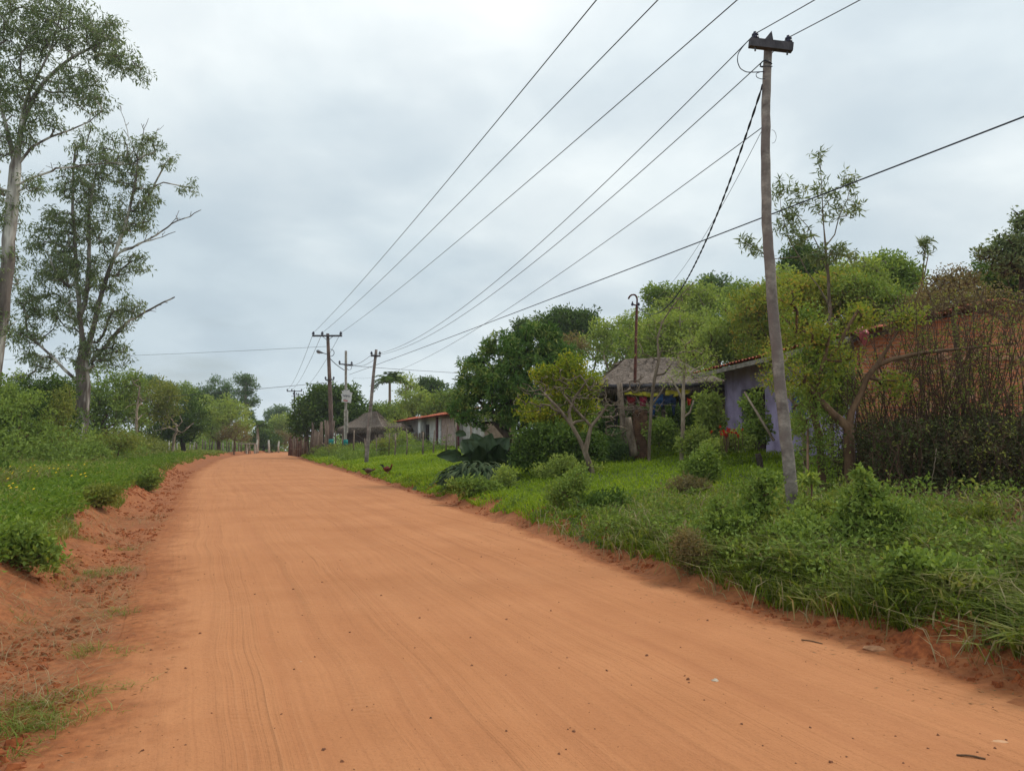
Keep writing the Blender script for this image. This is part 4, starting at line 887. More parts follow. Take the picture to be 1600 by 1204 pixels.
# ---- left scrub in front of and beside the gums
LB = 'scrub along the left verge'
for nm, lab, px, Y, bl, n, per, pal, L in (
 ('shrub', 'leafy bright green bush at the left edge, left of the thick gum trunk', 30, 34, [(25, 655, 50, 40), (-25, 645, 50, 50), (40, 685, 45, 26)], 120, 60, 'mid', .15),
 ('shrub', 'tall dark green bush rising just left of the thick gum trunk', 78, 40, [(75, 628, 32, 30), (100, 615, 20, 20), (50, 640, 34, 30), (85, 670, 42, 32)], 130, 60, 'dark', .17),
 ('shrub', 'twiggy olive green bush touching the thick gum trunk on its left', 98, 37, [(100, 645, 14, 28), (92, 675, 22, 30), (105, 695, 22, 16)], 55, 45, 'olive', .12),
 ('shrub', 'low leafy bush at the foot of the thick gum trunk', 145, 36, [(140, 708, 22, 14), (160, 712, 22, 10)], 30, 45, 'mid', .13),
 ('shrub', 'low dry twiggy scrub between the gum trunk and the thin pale tree', 185, 42, [(185, 690, 28, 18), (168, 698, 20, 12), (205, 695, 20, 12)], 45, 40, 'olive', .13),
 ('shrub', 'dark large leaved bush low at the left edge of the photo', 2, 23, [(2, 758, 14, 22), (-20, 750, 25, 30)], 25, 26, 'dark', .22)):
    bl = [(b_[0], b_[1] - (14 if b_[1] < 680 and Y > 30 else 0), b_[2] * 1.08, b_[3] * 1.12) for b_ in bl]; n = int(n * 1.2)
    tree(nm, lab, (px, None), Y, bl, n, per, .36, L, .035, pal, 'brown', .05, .008, cat='bush', group=LB, seg=.4, up=.25, trunk=[(px, bl[0][1] + bl[0][3] * .7)])
LT = 'trees behind the left verge'
for lab, px, Y, bl, n, per, cr, L, pal, bark, r0, trunk in (
 ('hazy olive green tree behind the thick gum trunk', 165, 62, [(160, 625, 42, 38), (190, 650, 40, 35), (140, 660, 35, 35), (200, 605, 22, 15)], 110, 60, .7, .26, 'mid', 'brown', .2, [(165, 670)]),
 ('pale brownish olive tree with a thin whitish trunk', 216, 66, [(225, 625, 38, 30), (245, 650, 32, 30), (205, 640, 25, 30), (258, 630, 22, 20)], 100, 55, .7, .26, 'olive', 'pale', .16, [(214, 690), (216, 640)]),
 ('rounded very dark green tree beyond the olive one', 290, 74, [(290, 650, 30, 28), (272, 665, 28, 28), (308, 670, 20, 25), (255, 680, 28, 18), (285, 685, 35, 14)], 120, 60, .65, .28, 'dark', 'dark', .22, [(285, 690)]),
 ('wide bright green tree right of the dark round one', 342, 90, [(335, 655, 34, 24), (360, 665, 28, 24), (318, 648, 24, 18), (345, 680, 40, 14)], 110, 60, .8, .3, 'light', 'brown', .22, [(342, 688)]),
 ('reddish brown half bare shrub under the bright green tree', 366, 88, [(365, 683, 22, 14), (352, 688, 16, 9), (380, 690, 12, 10)], 60, 22, .5, .2, 'brown', 'brown', .09, [(366, 696)]),
 ('low dark tree far left behind the bushes', 30, 70, [(20, 640, 45, 25), (75, 640, 40, 20), (110, 625, 30, 20)], 90, 60, .8, .3, 'dark', 'dark', .2, None),
 ('broad domed far gum, highest of the far left crowns', 338, 125, [(338, 608, 20, 20), (355, 618, 28, 20), (318, 622, 14, 16), (345, 640, 38, 20), (312, 608, 10, 8)], 150, 55, .9, .36, 'bluish', 'pale', .35, [(340, 660)]),
 ('far gum with separate round tufts right of the broad dome', 386, 120, [(378, 592, 14, 10), (392, 600, 9, 10), (380, 612, 14, 8), (388, 628, 13, 9), (395, 625, 9, 6), (386, 645, 12, 9)], 80, 50, .75, .34, 'bluish', 'pale', .28, [(384, 660), (384, 600)]),
 ('small umbrella shaped far crown on a thin stalk', 262, 118, [(262, 606, 9, 6), (258, 611, 6, 4)], 24, 45, .7, .32, 'bluish', 'pale', .16, [(264, 650), (264, 612)]),
 ('flat little far crown left of the thin stalked one', 240, 112, [(240, 606, 12, 7), (228, 610, 10, 6), (252, 615, 12, 8)], 36, 45, .7, .32, 'bluish', 'pale', .16, [(242, 640)]),
 ('green leafy tree between the stalked crown and the broad dome', 288, 108, [(288, 622, 16, 12), (275, 630, 12, 10), (300, 635, 16, 12)], 60, 55, .8, .34, 'mid', 'pale', .2, [(288, 660)]),
 ('farthest bluish tree clump low over the end of the road', 437, 190, [(432, 643, 14, 9), (446, 641, 8, 8), (424, 650, 12, 8), (440, 655, 22, 12)], 80, 45, 1.2, .55, 'bluish', 'dark', .3, None),
 ('pale green tree filling the gap at the end of the road', 432, 135, [(445, 660, 20, 12), (425, 672, 18, 12), (450, 678, 16, 12)], 80, 55, 1.0, .42, 'light', 'dark', .2, None),
 ('brownish green arching tree at the bend, beyond the pale gate posts', 436, 120, [(440, 680, 18, 8), (428, 686, 12, 7), (447, 690, 12, 8)], 50, 45, .8, .34, 'brown', 'pale', .14, [(434, 692)]),
 ('dark leafy tree beyond the pale gate posts', 412, 115, [(412, 680, 20, 14), (398, 690, 14, 10), (425, 692, 18, 9)], 90, 55, .9, .36, 'dark', 'dark', .2, None)):
    if px < 380 and Y < 115: bl = [(b_[0], b_[1] - 10, b_[2] * 1.2, b_[3] * 1.2) for b_ in bl]; n = int(n * 1.35)
    tree('tree', lab, (px, None), Y, bl, n, per, cr, L, L * .22, pal, bark, r0, .02, trunk, group=LT, seg=1.1 if Y > 60 else .7, up=.1, sides=6, flat=.75)
tree('bare_tree', 'leafless pale branched tree standing in front of the very dark round tree', (270, None), 70, [(268, 650, 26, 22), (285, 665, 22, 14), (255, 665, 20, 16)], 60, 0, .5, bark='pale', r0=.14, tip=.022, trunk=[(272, 680)], group=LT, seg=.8, sides=5)
tree('bare_tree', 'thin leafless whitish tree between the olive tree and the dark tree', (213, None), 56, [(214, 640, 18, 30), (212, 600, 10, 15)], 34, 0, .5, bark='pale', r0=.10, tip=.018, trunk=[(214, 690), (212, 650), (216, 620)], group=LT, seg=.8, sides=5)
# ---- palms
def palm(label, px, Y, top, Lf, nf=15, r=.16, group='palms', pal='dark', trunk_pts=None):
    bw = on(px, Y); t = thing('palm_tree', label, 'palm tree', bw, group); tp = P(top[0], top[1], Y)
    m = MB(); m.tube(resample([bw - (0, 0, .1), bw * .5 + tp * .5 + (.1, 0, 0), tp], 12, .01), np.linspace(r * 1.2, r * .8, 12), 8); m.build('trunk', BARK['pale'], t)
    for i in range(nf):
        az = i * 2.4 + rnd.random() * .4; el = rnd.uniform(-.3, 1.25); L_ = Lf * rnd.uniform(.8, 1.1); d = np.array((math.cos(az) * math.cos(el), math.sin(az) * math.cos(el), math.sin(el)))
        s = np.linspace(0, 1, 10)[:, None]; p = tp + d * L_ * s + np.array((0, 0, -1)) * L_ * .55 * s ** 2.2; m = MB(); m.tube(p, np.linspace(.03, .008, 10), 4)
        n = 46; k = rng.random(n); c = np.stack([np.interp(k, s[:, 0], p[:, q]) for q in range(3)], 1); sd = np.cross(d, (0, 0, 1)); sd /= np.linalg.norm(sd)
        ax = unit(sd[None] * np.where(rng.random(n) < .5, -1, 1)[:, None] + d * .5 + np.array((0, 0, -.55)) + rng.normal(0, .12, (n, 3)))
        leaves(m, c, ax, L_ * .36 * (1 - .5 * k), .028 + .001 * Y * .3, rng.random(n)); m.build('frond', PAL[pal], t)
palm('palm with feathery dark fronds right of the thin leaning pole', 606, 74, (609, 594), 2.3, 17, .14)
palm('small far palm at the bend left of the road end', 402, 108, (402, 664), 2.6, 14, .2)
# ---- right side, far to near
RT = 'trees behind the houses'
tree('tree', 'dense dark green spreading tree behind the palisade fence', (500, None), 70, [(515, 625, 35, 22), (485, 640, 28, 26), (550, 640, 28, 26), (520, 655, 45, 25), (472, 665, 20, 16), (540, 615, 22, 12), (565, 655, 16, 18), (500, 612, 18, 10)], 260, 60, .7, .3, .085, 'dark', 'dark', .3, .02, [(502, 680)], group=RT, seg=1., sides=6)
for lab, px, Y, bl, n, per, cr, L, pal, bark, r0, trunk in (
 ('thin crowned pale tree just right of the palm', 634, 82, [(628, 592, 14, 10), (642, 600, 12, 12), (632, 612, 12, 8)], 40, 30, .6, .26, 'light', 'pale', .14, [(636, 640), (634, 612)]),
 ('dark layered tree on the skyline left of the mango tree', 676, 90, [(672, 600, 18, 9), (690, 604, 14, 8), (662, 610, 12, 8), (680, 616, 20, 9)], 80, 50, .8, .34, 'dark', 'dark', .22, [(678, 640)]),
 ('fresh green tree over the roof of the long shed', 650, 78, [(650, 630, 26, 18), (622, 645, 24, 18), (668, 640, 20, 18)], 110, 55, .75, .3, 'light', 'pale', .2, [(648, 655)]),
 ('mid green tree between shed roof and mango tree', 692, 66, [(695, 630, 22, 20), (712, 640, 20, 25), (680, 645, 20, 16)], 90, 55, .7, .28, 'mid', 'brown', .18, None),
 ('low green tree between the leaning pole and the long shed', 600, 72, [(598, 645, 22, 20), (578, 655, 18, 16), (615, 655, 20, 14)], 80, 55, .7, .28, 'mid', 'brown', .18, None),
 ('dark umbrella shaped tree, broadest crown on the skyline above the mango', 885, 62, [(880, 499, 48, 15), (905, 508, 34, 17), (862, 514, 26, 12), (890, 528, 40, 14)], 170, 60, .75, .28, 'dark', 'brown', .3, [(885, 600), (885, 550)]),
 ('smaller flat topped tree left of the dark umbrella shaped tree', 826, 66, [(822, 510, 20, 10), (840, 516, 16, 9), (812, 520, 12, 7)], 60, 50, .7, .28, 'dark', 'brown', .2, [(828, 580), (828, 530)]),
 ('airy pale tree filling the skyline between mast and near pole', 1090, 44, [(1085, 462, 34, 24), (1120, 470, 30, 22), (1060, 490, 36, 24), (1100, 500, 50, 26)], 150, 50, .55, .19, 'light', 'pale', .18, None),
 ('open crowned tree immediately left of the near pole top foliage', 1165, 40, [(1160, 462, 28, 24), (1185, 475, 30, 26), (1150, 490, 40, 26)], 120, 50, .5, .17, 'mid', 'pale', .16, None),
 ('light tree with upright shoots on the crest right of the near pole', 1220, 35, [(1215, 440, 26, 24), (1235, 455, 26, 26), (1205, 470, 36, 30)], 110, 50, .45, .16, 'light', 'pale', .14, None),
 ('light green tree filling the crest between the sparse sapling and the single shoot', 1345, 29, [(1335, 425, 32, 26), (1360, 440, 34, 26), (1315, 445, 30, 26), (1345, 465, 50, 26)], 170, 50, .42, .15, 'light', 'pale', .14, None),
 ('leafy tree on the slope right behind the rusty mast', 1000, 41, [(990, 525, 34, 24), (1020, 510, 34, 26), (1005, 550, 46, 26)], 130, 50, .5, .17, 'mid', 'pale', .15, None),
 ('wispy green tree right of the umbrella crown', 960, 48, [(955, 520, 35, 22), (985, 505, 25, 18), (940, 545, 35, 25), (990, 540, 35, 25)], 130, 50, .6, .2, 'light', 'pale', .2, None),
 ('darker green tree on the hill crest right of the rusty mast', 1045, 46, [(1035, 460, 26, 18), (1065, 470, 30, 22), (1050, 490, 40, 20)], 120, 55, .6, .2, 'mid', 'brown', .2, [(1048, 560), (1048, 500)]),
 ('tall blue green tree on the crest left of the near pole', 1120, 50, [(1115, 450, 28, 20), (1140, 465, 30, 20), (1100, 470, 24, 16)], 100, 55, .65, .22, 'bluish', 'brown', .2, [(1120, 560)]),
 ('broad pale green tree rising behind the thatched shelter', 1060, 37, [(1040, 520, 50, 30), (1085, 510, 45, 30), (1010, 545, 40, 25), (1070, 550, 60, 25)], 200, 60, .5, .16, 'light', 'pale', .2, None),
 ('feathery green tree right behind the shelter roof', 1130, 33, [(1110, 535, 40, 30), (1145, 515, 35, 35), (1150, 550, 30, 25)], 140, 60, .45, .15, 'light', 'brown', .16, None),
 ('yellowing tree above the left end of the tiled roof', 1190, 31, [(1175, 485, 40, 30), (1215, 470, 35, 30), (1190, 515, 40, 18)], 150, 60, .45, .14, 'autumn', 'brown', .16, None),
 ('dense dark tree topping the slope just right of the near pole', 1255, 38, [(1252, 405, 30, 22), (1275, 425, 30, 24), (1235, 430, 26, 24)], 120, 60, .5, .18, 'dark', 'brown', .2, [(1255, 520)]),
 ('bushy yellow green tree over the middle of the tiled roof', 1290, 25, [(1260, 455, 45, 32), (1310, 450, 50, 32), (1285, 480, 60, 20)], 190, 60, .38, .12, 'autumn', 'brown', .14, None),
 ('grey green tree with pointed shoots right of the tall sparse tree', 1395, 30, [(1385, 420, 32, 22), (1415, 430, 26, 20), (1365, 435, 26, 20), (1400, 455, 40, 20)], 120, 55, .42, .17, 'mid', 'pale', .14, [(1395, 520)]),
 ('green tree over the upper end of the tiled roof', 1380, 24, [(1360, 475, 40, 28), (1405, 480, 40, 25), (1340, 450, 30, 22)], 130, 55, .4, .13, 'mid', 'brown', .14, None),
 ('twiggy brown tree draped over the top of the brick wall', 1480, 21, [(1470, 450, 30, 28), (1505, 445, 30, 28), (1450, 475, 26, 22), (1490, 475, 45, 18)], 260, 22, .24, .085, 'brown', 'brown', .08, None),
 ('dark evergreen at the upper right corner behind the brick gable', 1570, 22, [(1560, 440, 45, 40), (1600, 420, 40, 50), (1540, 475, 40, 22), (1620, 470, 50, 30)], 190, 55, .36, .12, 'dark', 'dark', .16, None),
 ('tallest ragged dark tree at the right edge against the sky', 1600, 19, [(1595, 345, 14, 22), (1575, 380, 22, 18), (1610, 390, 30, 30), (1545, 395, 22, 12), (1585, 415, 35, 20)], 260, 18, .2, .1, 'euc', 'dark', .1, [(1600, 500), (1600, 430)])):
    bl = [(b_[0], b_[1], b_[2] * 1.12, b_[3] * 1.1) for b_ in bl]
    if Y < 52 and not trunk and 'ragged' not in lab: bl += [(px, max(b_[1] + b_[3] for b_ in bl) + 22, max(b_[2] for b_ in bl) * 1.2, 32)]; n = int(n * 1.35)
    tree('tree', lab, (px, None), Y, bl, int(n * 1.7), int(per * .62), cr * .8, L, L * .24, pal, bark, r0, .014, trunk, group=RT, seg=.8, up=.15, sides=6, flat=.8, shell=2.1)
tree('tree', 'tangle of dry brown twigs and creeper sprawling over the brick gable top', (1490, None), 15.1, [(1440, 478, 40, 26), (1490, 462, 50, 26), (1545, 468, 50, 24), (1590, 485, 40, 24), (1400, 505, 30, 18)], 260, 12, .16, .06, .015, 'brown', 'brown', .05, .005, [(1495, 640), (1500, 560), (1490, 500)], (), group=RT, seg=.3, bare=80)
tree('mango_tree', 'big dark mango tree with glossy drooping leaves beside the shed', (793, None), 27,
     [(745, 590, 35, 35), (725, 630, 22, 30), (790, 560, 45, 35), (800, 535, 28, 18), (840, 525, 42, 18), (860, 560, 45, 35), (790, 610, 60, 40), (760, 650, 45, 18), (840, 620, 45, 35), (808, 650, 40, 16), (765, 545, 10, 10), (870, 590, 30, 30)],
     520, 60, .24, .21, .026, 'mango', 'dark', .17, .010, [(793, 700), (791, 672), (795, 650)], [(.07, (800, 690), (815, 690), (818, 670), (800, 655)), (.06, (790, 668), (770, 655), (745, 660))], whorl=True, droop=.15, seg=.4, cat='tree')
tree('tree', 'sparse reddish brown leaved tree top behind the mango tree', (885, None), 30, [(890, 540, 26, 16), (875, 550, 20, 14), (905, 550, 14, 14)], 60, 30, .28, .12, .03, 'brown', 'brown', .09, .01, None, group=RT, seg=.5)
tree('tree', 'yellow green leafy tree wrapped around the bare branches beside the shelter', (855, None), 22.8,
     [(895, 575, 28, 20), (860, 590, 26, 20), (915, 600, 24, 22), (885, 620, 35, 25), (840, 650, 32, 22), (880, 660, 45, 22), (905, 635, 28, 20)], 240, 55, .24, .11, .026, 'yellow', 'dark', .1, .008, [(858, 690), (865, 660)], seg=.35, up=.1)
tree('shrub', 'deep dark green bush at the foot of the yellow green tree', (850, None), 21.5, [(838, 690, 34, 24), (875, 690, 42, 26), (820, 708, 20, 18), (870, 715, 60, 14), (915, 700, 34, 20)], 220, 55, .25, .13, .03, 'dark', 'dark', .06, .008, None, cat='bush', seg=.35)
bt = G(930, 712)
tree('bare_tree', 'smooth leafless pale branched tree leaning left before the shelter', on(928, 20.3), 20.3,
     [(835, 612, 34, 24), (872, 600, 34, 30), (825, 635, 30, 12), (905, 615, 30, 35), (955, 635, 32, 30), (968, 668, 28, 20), (935, 605, 26, 26), (875, 640, 34, 14), (1000, 600, 20, 20)], 380, 0, .3, bark='grey', r0=.078, tip=.0085,
     trunk=[(912, 696), (902, 680), (893, 664)], limbs=[(.045, (893, 664), (878, 650), (872, 632), (850, 614)), (.045, (895, 668), (882, 648), (892, 625), (915, 598)), (.05, (912, 696), (914, 678), (920, 664), (945, 640)), (.04, (882, 656), (900, 662), (914, 656)), (.035, (920, 664), (900, 640), (880, 615))], seg=.3, wob=.16, sides=7, power=.6)
# thin young trees before the shelter
TY = 'thin young trees in the yard'
tree('young_tree', 'thin curved grey sapling just right of the brick pillar, forking over the shelter roof', (1013, None), 22.5, [(1030, 500, 22, 30), (1060, 470, 25, 25), (1000, 540, 20, 25), (1045, 540, 25, 20)], 55, 5, .2, .08, .016, 'light', 'grey', .05, .006,
     [(1016, 660), (1020, 610), (1024, 580), (1035, 540)], [(.03, (1024, 590), (1040, 590), (1048, 570)), (.03, (1022, 630), (1030, 622), (1040, 600)), (.028, (1030, 555), (1022, 520), (1040, 490), (1085, 440))], TY, seg=.4)
tree('young_tree', 'straight pale sapling with a feathery light green crown before the clothes line', (1064, None), 21.5, [(1075, 560, 34, 28), (1055, 585, 30, 18), (1100, 590, 26, 20), (1080, 530, 20, 20), (1110, 560, 18, 15)], 90, 13, .22, .075, .014, 'light', 'pale', .06, .006,
     [(1067, 668), (1069, 655), (1066, 610), (1070, 575)], [(.03, (1067, 625), (1055, 605), (1048, 590)), (.03, (1070, 662), (1080, 645), (1084, 625))], TY, seg=.35)
tree('young_tree', 'thin leaning pale sapling right of the lilac wall beside the near pole', (1257, None), 14.8, [(1235, 610, 30, 16), (1215, 560, 26, 22), (1200, 590, 20, 14)], 60, 20, .2, .07, .016, 'autumn', 'pale', .04, .006, [(1257, 680), (1250, 640)], None or (), TY, seg=.3)
# forked tree behind the near pole
tree('forked_tree', 'forked brown trunked tree right of the near pole, one long branch reaching right', (1327, None), 12.2,
     [(1400, 600, 30, 20), (1300, 560, 40, 25), (1240, 590, 30, 22), (1275, 520, 40, 25), (1350, 500, 35, 25), (1420, 500, 40, 20), (1230, 470, 26, 25), (1280, 600, 28, 16)], 170, 24, .17, .07, .015, 'autumn', 'brown', .085, .004,
     [(1326, 740), (1328, 690), (1326, 668)], [(.06, (1326, 672), (1302, 648), (1270, 620), (1255, 590)), (.05, (1328, 668), (1340, 625), (1348, 585), (1375, 566), (1430, 552), (1500, 545), (1590, 536)), (.02, (1375, 566), (1400, 520), (1440, 460), (1450, 400)), (.035, (1270, 620), (1290, 560), (1300, 500))], seg=.25, sides=9, wob=.12)
tree('slender_tree', 'slender straight trunk just left of the forked tree', (1284, None), 12.6,
     [(1262, 560, 26, 22), (1255, 500, 30, 26), (1290, 540, 22, 24)], 80, 26, .17, .07, .015, 'mid', 'brown', .06, .005, [(1282, 700), (1276, 660), (1268, 630), (1262, 590)], (), seg=.25)
tree('sparse_tree', 'tall sparse sapling with tufts of narrow leaves against the sky right of the near pole', (1300, None), 16.5,
     [(1280, 245, 8, 14), (1278, 270, 8, 8), (1225, 298, 16, 12), (1248, 300, 10, 8), (1282, 300, 12, 10), (1300, 312, 12, 8), (1328, 280, 12, 10), (1335, 305, 10, 12), (1318, 330, 16, 10), (1335, 325, 8, 10), (1235, 335, 14, 12), (1262, 320, 12, 10), (1290, 335, 12, 8), (1222, 355, 16, 10), (1165, 378, 10, 8), (1180, 392, 12, 8), (1250, 370, 20, 12), (1310, 395, 25, 10), (1280, 400, 22, 12), (1335, 400, 14, 8)],
     130, 16, .2, .17, .017, 'euc', 'grey', .04, .0055, [(1298, 520), (1295, 440), (1290, 385)], [(.014, (1290, 385), (1283, 330), (1282, 240)), (.013, (1296, 395), (1312, 330), (1330, 285)), (.013, (1292, 420), (1265, 350), (1240, 330)), (.013, (1294, 470), (1245, 400), (1220, 340), (1218, 300)), (.010, (1240, 420), (1200, 410), (1170, 380))], seg=.3, whorl=True, droop=.15)
tree('sparse_tree', 'single thin shoot tipped with leaves rising above the brown tree', (1440, None), 16, [(1447, 380, 7, 9), (1442, 395, 5, 5)], 12, 16, .12, .15, .015, 'euc', 'brown', .012, .006, [(1442, 520), (1440, 440), (1447, 380)], (), seg=.3, whorl=True)
# ================================================================ grass, weeds, undergrowth, bushes, animals, litter
GR = dict(
 lawn=LG('lawn grass blade', [(.125, .19, .012), (.18, .27, .016), (.25, .34, .024), (.36, .40, .05)], .4),
 rough=LG('rough grass blade', [(.09, .125, .02), (.145, .195, .03), (.22, .255, .05), (.42, .37, .17)], .4),
 straw=LG('straw blade', [(.16, .12, .06), (.28, .22, .12), (.40, .33, .2), (.2, .2, .08)], .3, .6),
 weed=LG('weed leaf', [(.08, .14, .022), (.12, .20, .03), (.17, .26, .04), (.24, .31, .06)], .4))
def blades(mb, x, y, h, w, lean, var, droop=.5, z=None):
    n = len(x); z = H(x, y) - .01 if z is None else z; az = rng.random(n) * 2 * PI; d = np.stack([np.cos(az), np.sin(az), 0 * az], 1); s = np.stack([-np.sin(az + rng.normal(0, .6, n)), np.cos(az), 0 * az], 1)
    b = np.stack([x, y, z], 1); h = h[:, None]; w = w[:, None]; le = np.broadcast_to(lean, (n,))[:, None]; dr = np.broadcast_to(droop, (n,))[:, None]
    m = b + d * h * le * .45 + np.array((0, 0, 1)) * h * .62; t = b + d * h * le * (1 + dr) + np.array((0, 0, 1)) * h * (1 - .35 * dr * le)
    v = np.stack([b - s * w * .6, b + s * w * .6, m + s * w, m - s * w, t + s * w * .12, t - s * w * .12], 1).reshape(-1, 3); i = np.arange(n)[:, None] * 6
    mb.add(v, np.concatenate([i + np.array([[0, 1, 2, 3]]), i + np.array([[3, 2, 4, 5]])]), np.concatenate([var, var]))
def sample_side(n, side, y0, y1, d0, d1, pw=1.0, dp=1.0):
    y = np.exp(rng.uniform(math.log(y0), math.log(y1), n)) if pw == 1 else rng.uniform(y0, y1, n)
    d = d0 + (d1 - d0) * rng.random(n) ** dp; x = xr(y) + d if side > 0 else xl(y) - d; return x, y, d
def stuff(name, label, cat, mb, mat): return tag(mb.build(name, mat), label, cat, kind='stuff')
def lod(y, k=.0011, m=.003): return np.maximum(m, k * y)
# lawn of the right verge
def patch(x, y, s, seed): return .5 + .5 * fbm(x, y, s, seed, 3)
mb = MB(); x, y, d = sample_side(230000, 1, 5.5, 75, .26, 26, dp=1.25)
keep = (patch(x, y, 1.5, 51) + .35 * sst(0, .9, d) > .40) & (rng.random(len(x)) > .93 * thick_mask(x, y)) & (x < y * .72 + 1); x, y, d = x[keep], y[keep], d[keep]
pt = patch(x, y, 3, 52); h = rng.uniform(.05, .13, len(x)) * (.7 + 1.3 * pt ** 2) + .0006 * y + .22 * sst(11, 30, d) * rng.random(len(x))
blades(mb, x, y, h, lod(y, .00065, .0035) * rng.uniform(.6, 1.3, len(x)), rng.uniform(.2, .9, len(x)), np.clip(.2 + .6 * pt + rng.normal(0, .18, len(x)) - .25 * (rng.random(len(x)) < .1), 0, 1))
stuff('grass', 'short bright green grass of the right verge and yard', 'grass', mb, GR['lawn'])
# coarse tall grass at the near right
mb = MB(); x, y, d = sample_side(56000, 1, 3.6, 11.5, .24, 4.6, dp=.9)
tuft = patch(x, y, .7, 55); keep = (tuft + .25 * sst(0, .6, d) + rng.normal(0, .08, len(x)) > .44) & (d < 4.2 + vn(x, y, 1, 3)); x, y, d, tuft = x[keep], y[keep], d[keep], tuft[keep]
cx = np.round(x / .16 + .3 * vn(x, y, .3, 3)) * .16; cy = np.round(y / .16) * .16; x = x * .45 + cx * .55; y = y * .45 + cy * .55
h = rng.uniform(.10, .34, len(x)) * (.35 + 1.1 * tuft) * (.75 + .5 * patch(x, y, .25, 56)) * (1 - .35 * sst(8.5, 11, y))
blades(mb, x, y, h, rng.uniform(.004, .013, len(x)), rng.uniform(.3, 1.1, len(x)), np.clip(.42 + .9 * (patch(x, y, .35, 57) - .5) + rng.normal(0, .24, len(x)), 0, 1), .9)
x, y, d = rng.uniform(1.6, 9, 30000), rng.uniform(.2, 7, 30000), 0; d = x - xr(y); k = (d > .3) & ~((d < 4.4) & (y > 3.6)) & (patch(x, y, .7, 55) > .38); x, y = x[k], y[k]     # beside and behind the camera
blades(mb, x, y, rng.uniform(.10, .30, len(x)), rng.uniform(.004, .012, len(x)), rng.uniform(.3, 1.1, len(x)), rng.random(len(x)) * .8, .8)
stuff('grass', 'coarse tall arching grass spilling over the near right bank', 'grass', mb, GR['rough'])
mb = MB(); x, y, d = sample_side(5000, 1, 3.6, 14, .05, 5); blades(mb, x, y, rng.uniform(.1, .34, len(x)), rng.uniform(.003, .007, len(x)), rng.uniform(.3, 1.0, len(x)), rng.random(len(x)), .8)
x, y, d = sample_side(5200, -1, 3.4, 16, .0, 1.5); k = patch(x, y, .6, 58) > .45; x, y = x[k], y[k]
z = H(x, y) + .008; blades(mb, x, y, rng.uniform(.03, .12, len(x)), rng.uniform(.001, .0022, len(x)), rng.uniform(1.5, 3.5, len(x)), rng.random(len(x)), .3, z)
stuff('dry_grass', 'dead straw coloured blades lying on the banks', 'dry grass', mb, GR['straw'])
mb = MB(); x, y, d = sample_side(1500, 1, 3.6, 22, -1.0, .35, dp=.4); x2, y2, d2 = sample_side(1500, -1, 3.6, 20, -.5, 1.2); x, y = np.append(x, x2), np.append(y, y2); n = len(x)
leaves(mb, np.stack([x, y, road_top(x, y) + .004], 1), unit(rng.normal(size=(n, 3)) * (1, 1, .12)), rng.uniform(.012, .06, n), rng.uniform(.001, .003, n), rng.random(n), .05)
stuff('straw_bits', 'short bits of straw and dead leaf strewn along the road edges', 'straw', mb, LG('straw bit', [(.12, .06, .03), (.2, .12, .06), (.35, .24, .14), (.15, .12, .05)], .1))
# left verge
mb = MB(); x, y, d = sample_side(150000, -1, 5.5, 85, 1.15, 22, dp=1.2)
keep = (patch(x, y, 1.2, 61) + .42 * sst(1.2, 1.9, d) > .48) & (x > -y * .75 - 2); x, y, d = x[keep], y[keep], d[keep]; pt = patch(x, y, 2.5, 62)
h = rng.uniform(.10, .34, len(x)) * (.5 + pt) * (.5 + .5 * sst(1.2, 2.2, d)) + .001 * y
blades(mb, x, y, h, lod(y, .0007, .0035) * rng.uniform(.6, 1.3, len(x)), rng.uniform(.3, 1.0, len(x)), np.clip(.25 + .55 * pt + rng.normal(0, .2, len(x)), 0, 1))
x, y = rng.uniform(-12, -2, 30000), rng.uniform(0, 6, 30000); d = xl(y) - x; k = (d > 1.4) & (patch(x, y, 1.2, 61) > .3); x, y = x[k], y[k]
blades(mb, x, y, rng.uniform(.10, .30, len(x)), rng.uniform(.003, .008, len(x)), rng.uniform(.3, 1.0, len(x)), rng.random(len(x)) * .7)
stuff('grass', 'tall soft green grass of the left verge', 'grass', mb, GR['rough'])
mb = MB(); n = 3800; x, y, d = sample_side(n, -1, 5.2, 60, 1.35, 14, dp=1.1); keep = patch(x, y, 1.6, 64) + .2 * (d < 4) > .45; x, y = x[keep], y[keep]
k = 26; sz = rng.uniform(.6, 1.2, len(x)); cx, cy = np.repeat(x, k), np.repeat(y, k); s = np.repeat(sz, k); r = rng.normal(0, .11, (len(cx), 2)) * s[:, None]; hz = rng.random(len(cx)) ** .7 * .34 * s
c = np.stack([cx + r[:, 0], cy + r[:, 1], H(cx, cy) + hz], 1); ax = unit(np.stack([r[:, 0] * 5, r[:, 1] * 5, rng.normal(.25, .4, len(cx))], 1) + rng.normal(0, .35, (len(cx), 3)))
leaves(mb, c, ax, (.075 + .0016 * cy) * rng.uniform(.6, 1.2, len(cx)), (.016 + .0004 * cy) * rng.uniform(.7, 1.2, len(cx)), np.clip(rng.normal(.5, .25, len(cx)), 0, 1), .15)
stuff('weeds', 'low leafy green weeds covering the left verge', 'weeds', mb, GR['weed'])
mb = MB(); x, y, d = sample_side(1500, -1, 6.5, 26, 2.0, 7.5); k = patch(x, y, .8, 67) > .66; x, y = x[k], y[k]
z = H(x, y) + rng.uniform(.28, .48, len(x))
for a, b, c in zip(x, y, z):
    rr = .013 + .0006 * b; an = np.arange(6) * PI / 3; mb.add([(a, b, c + .006)] + [(a + rr * math.cos(t), b + rr * math.sin(t), c + .5 * rr * math.sin(t)) for t in an], [(0, i + 1, (i + 1) % 6 + 1) for i in range(6)], 1.0)
    mb.tube([(a, b, c - .3), (a, b, c)], .002, 3, False, 0.0)
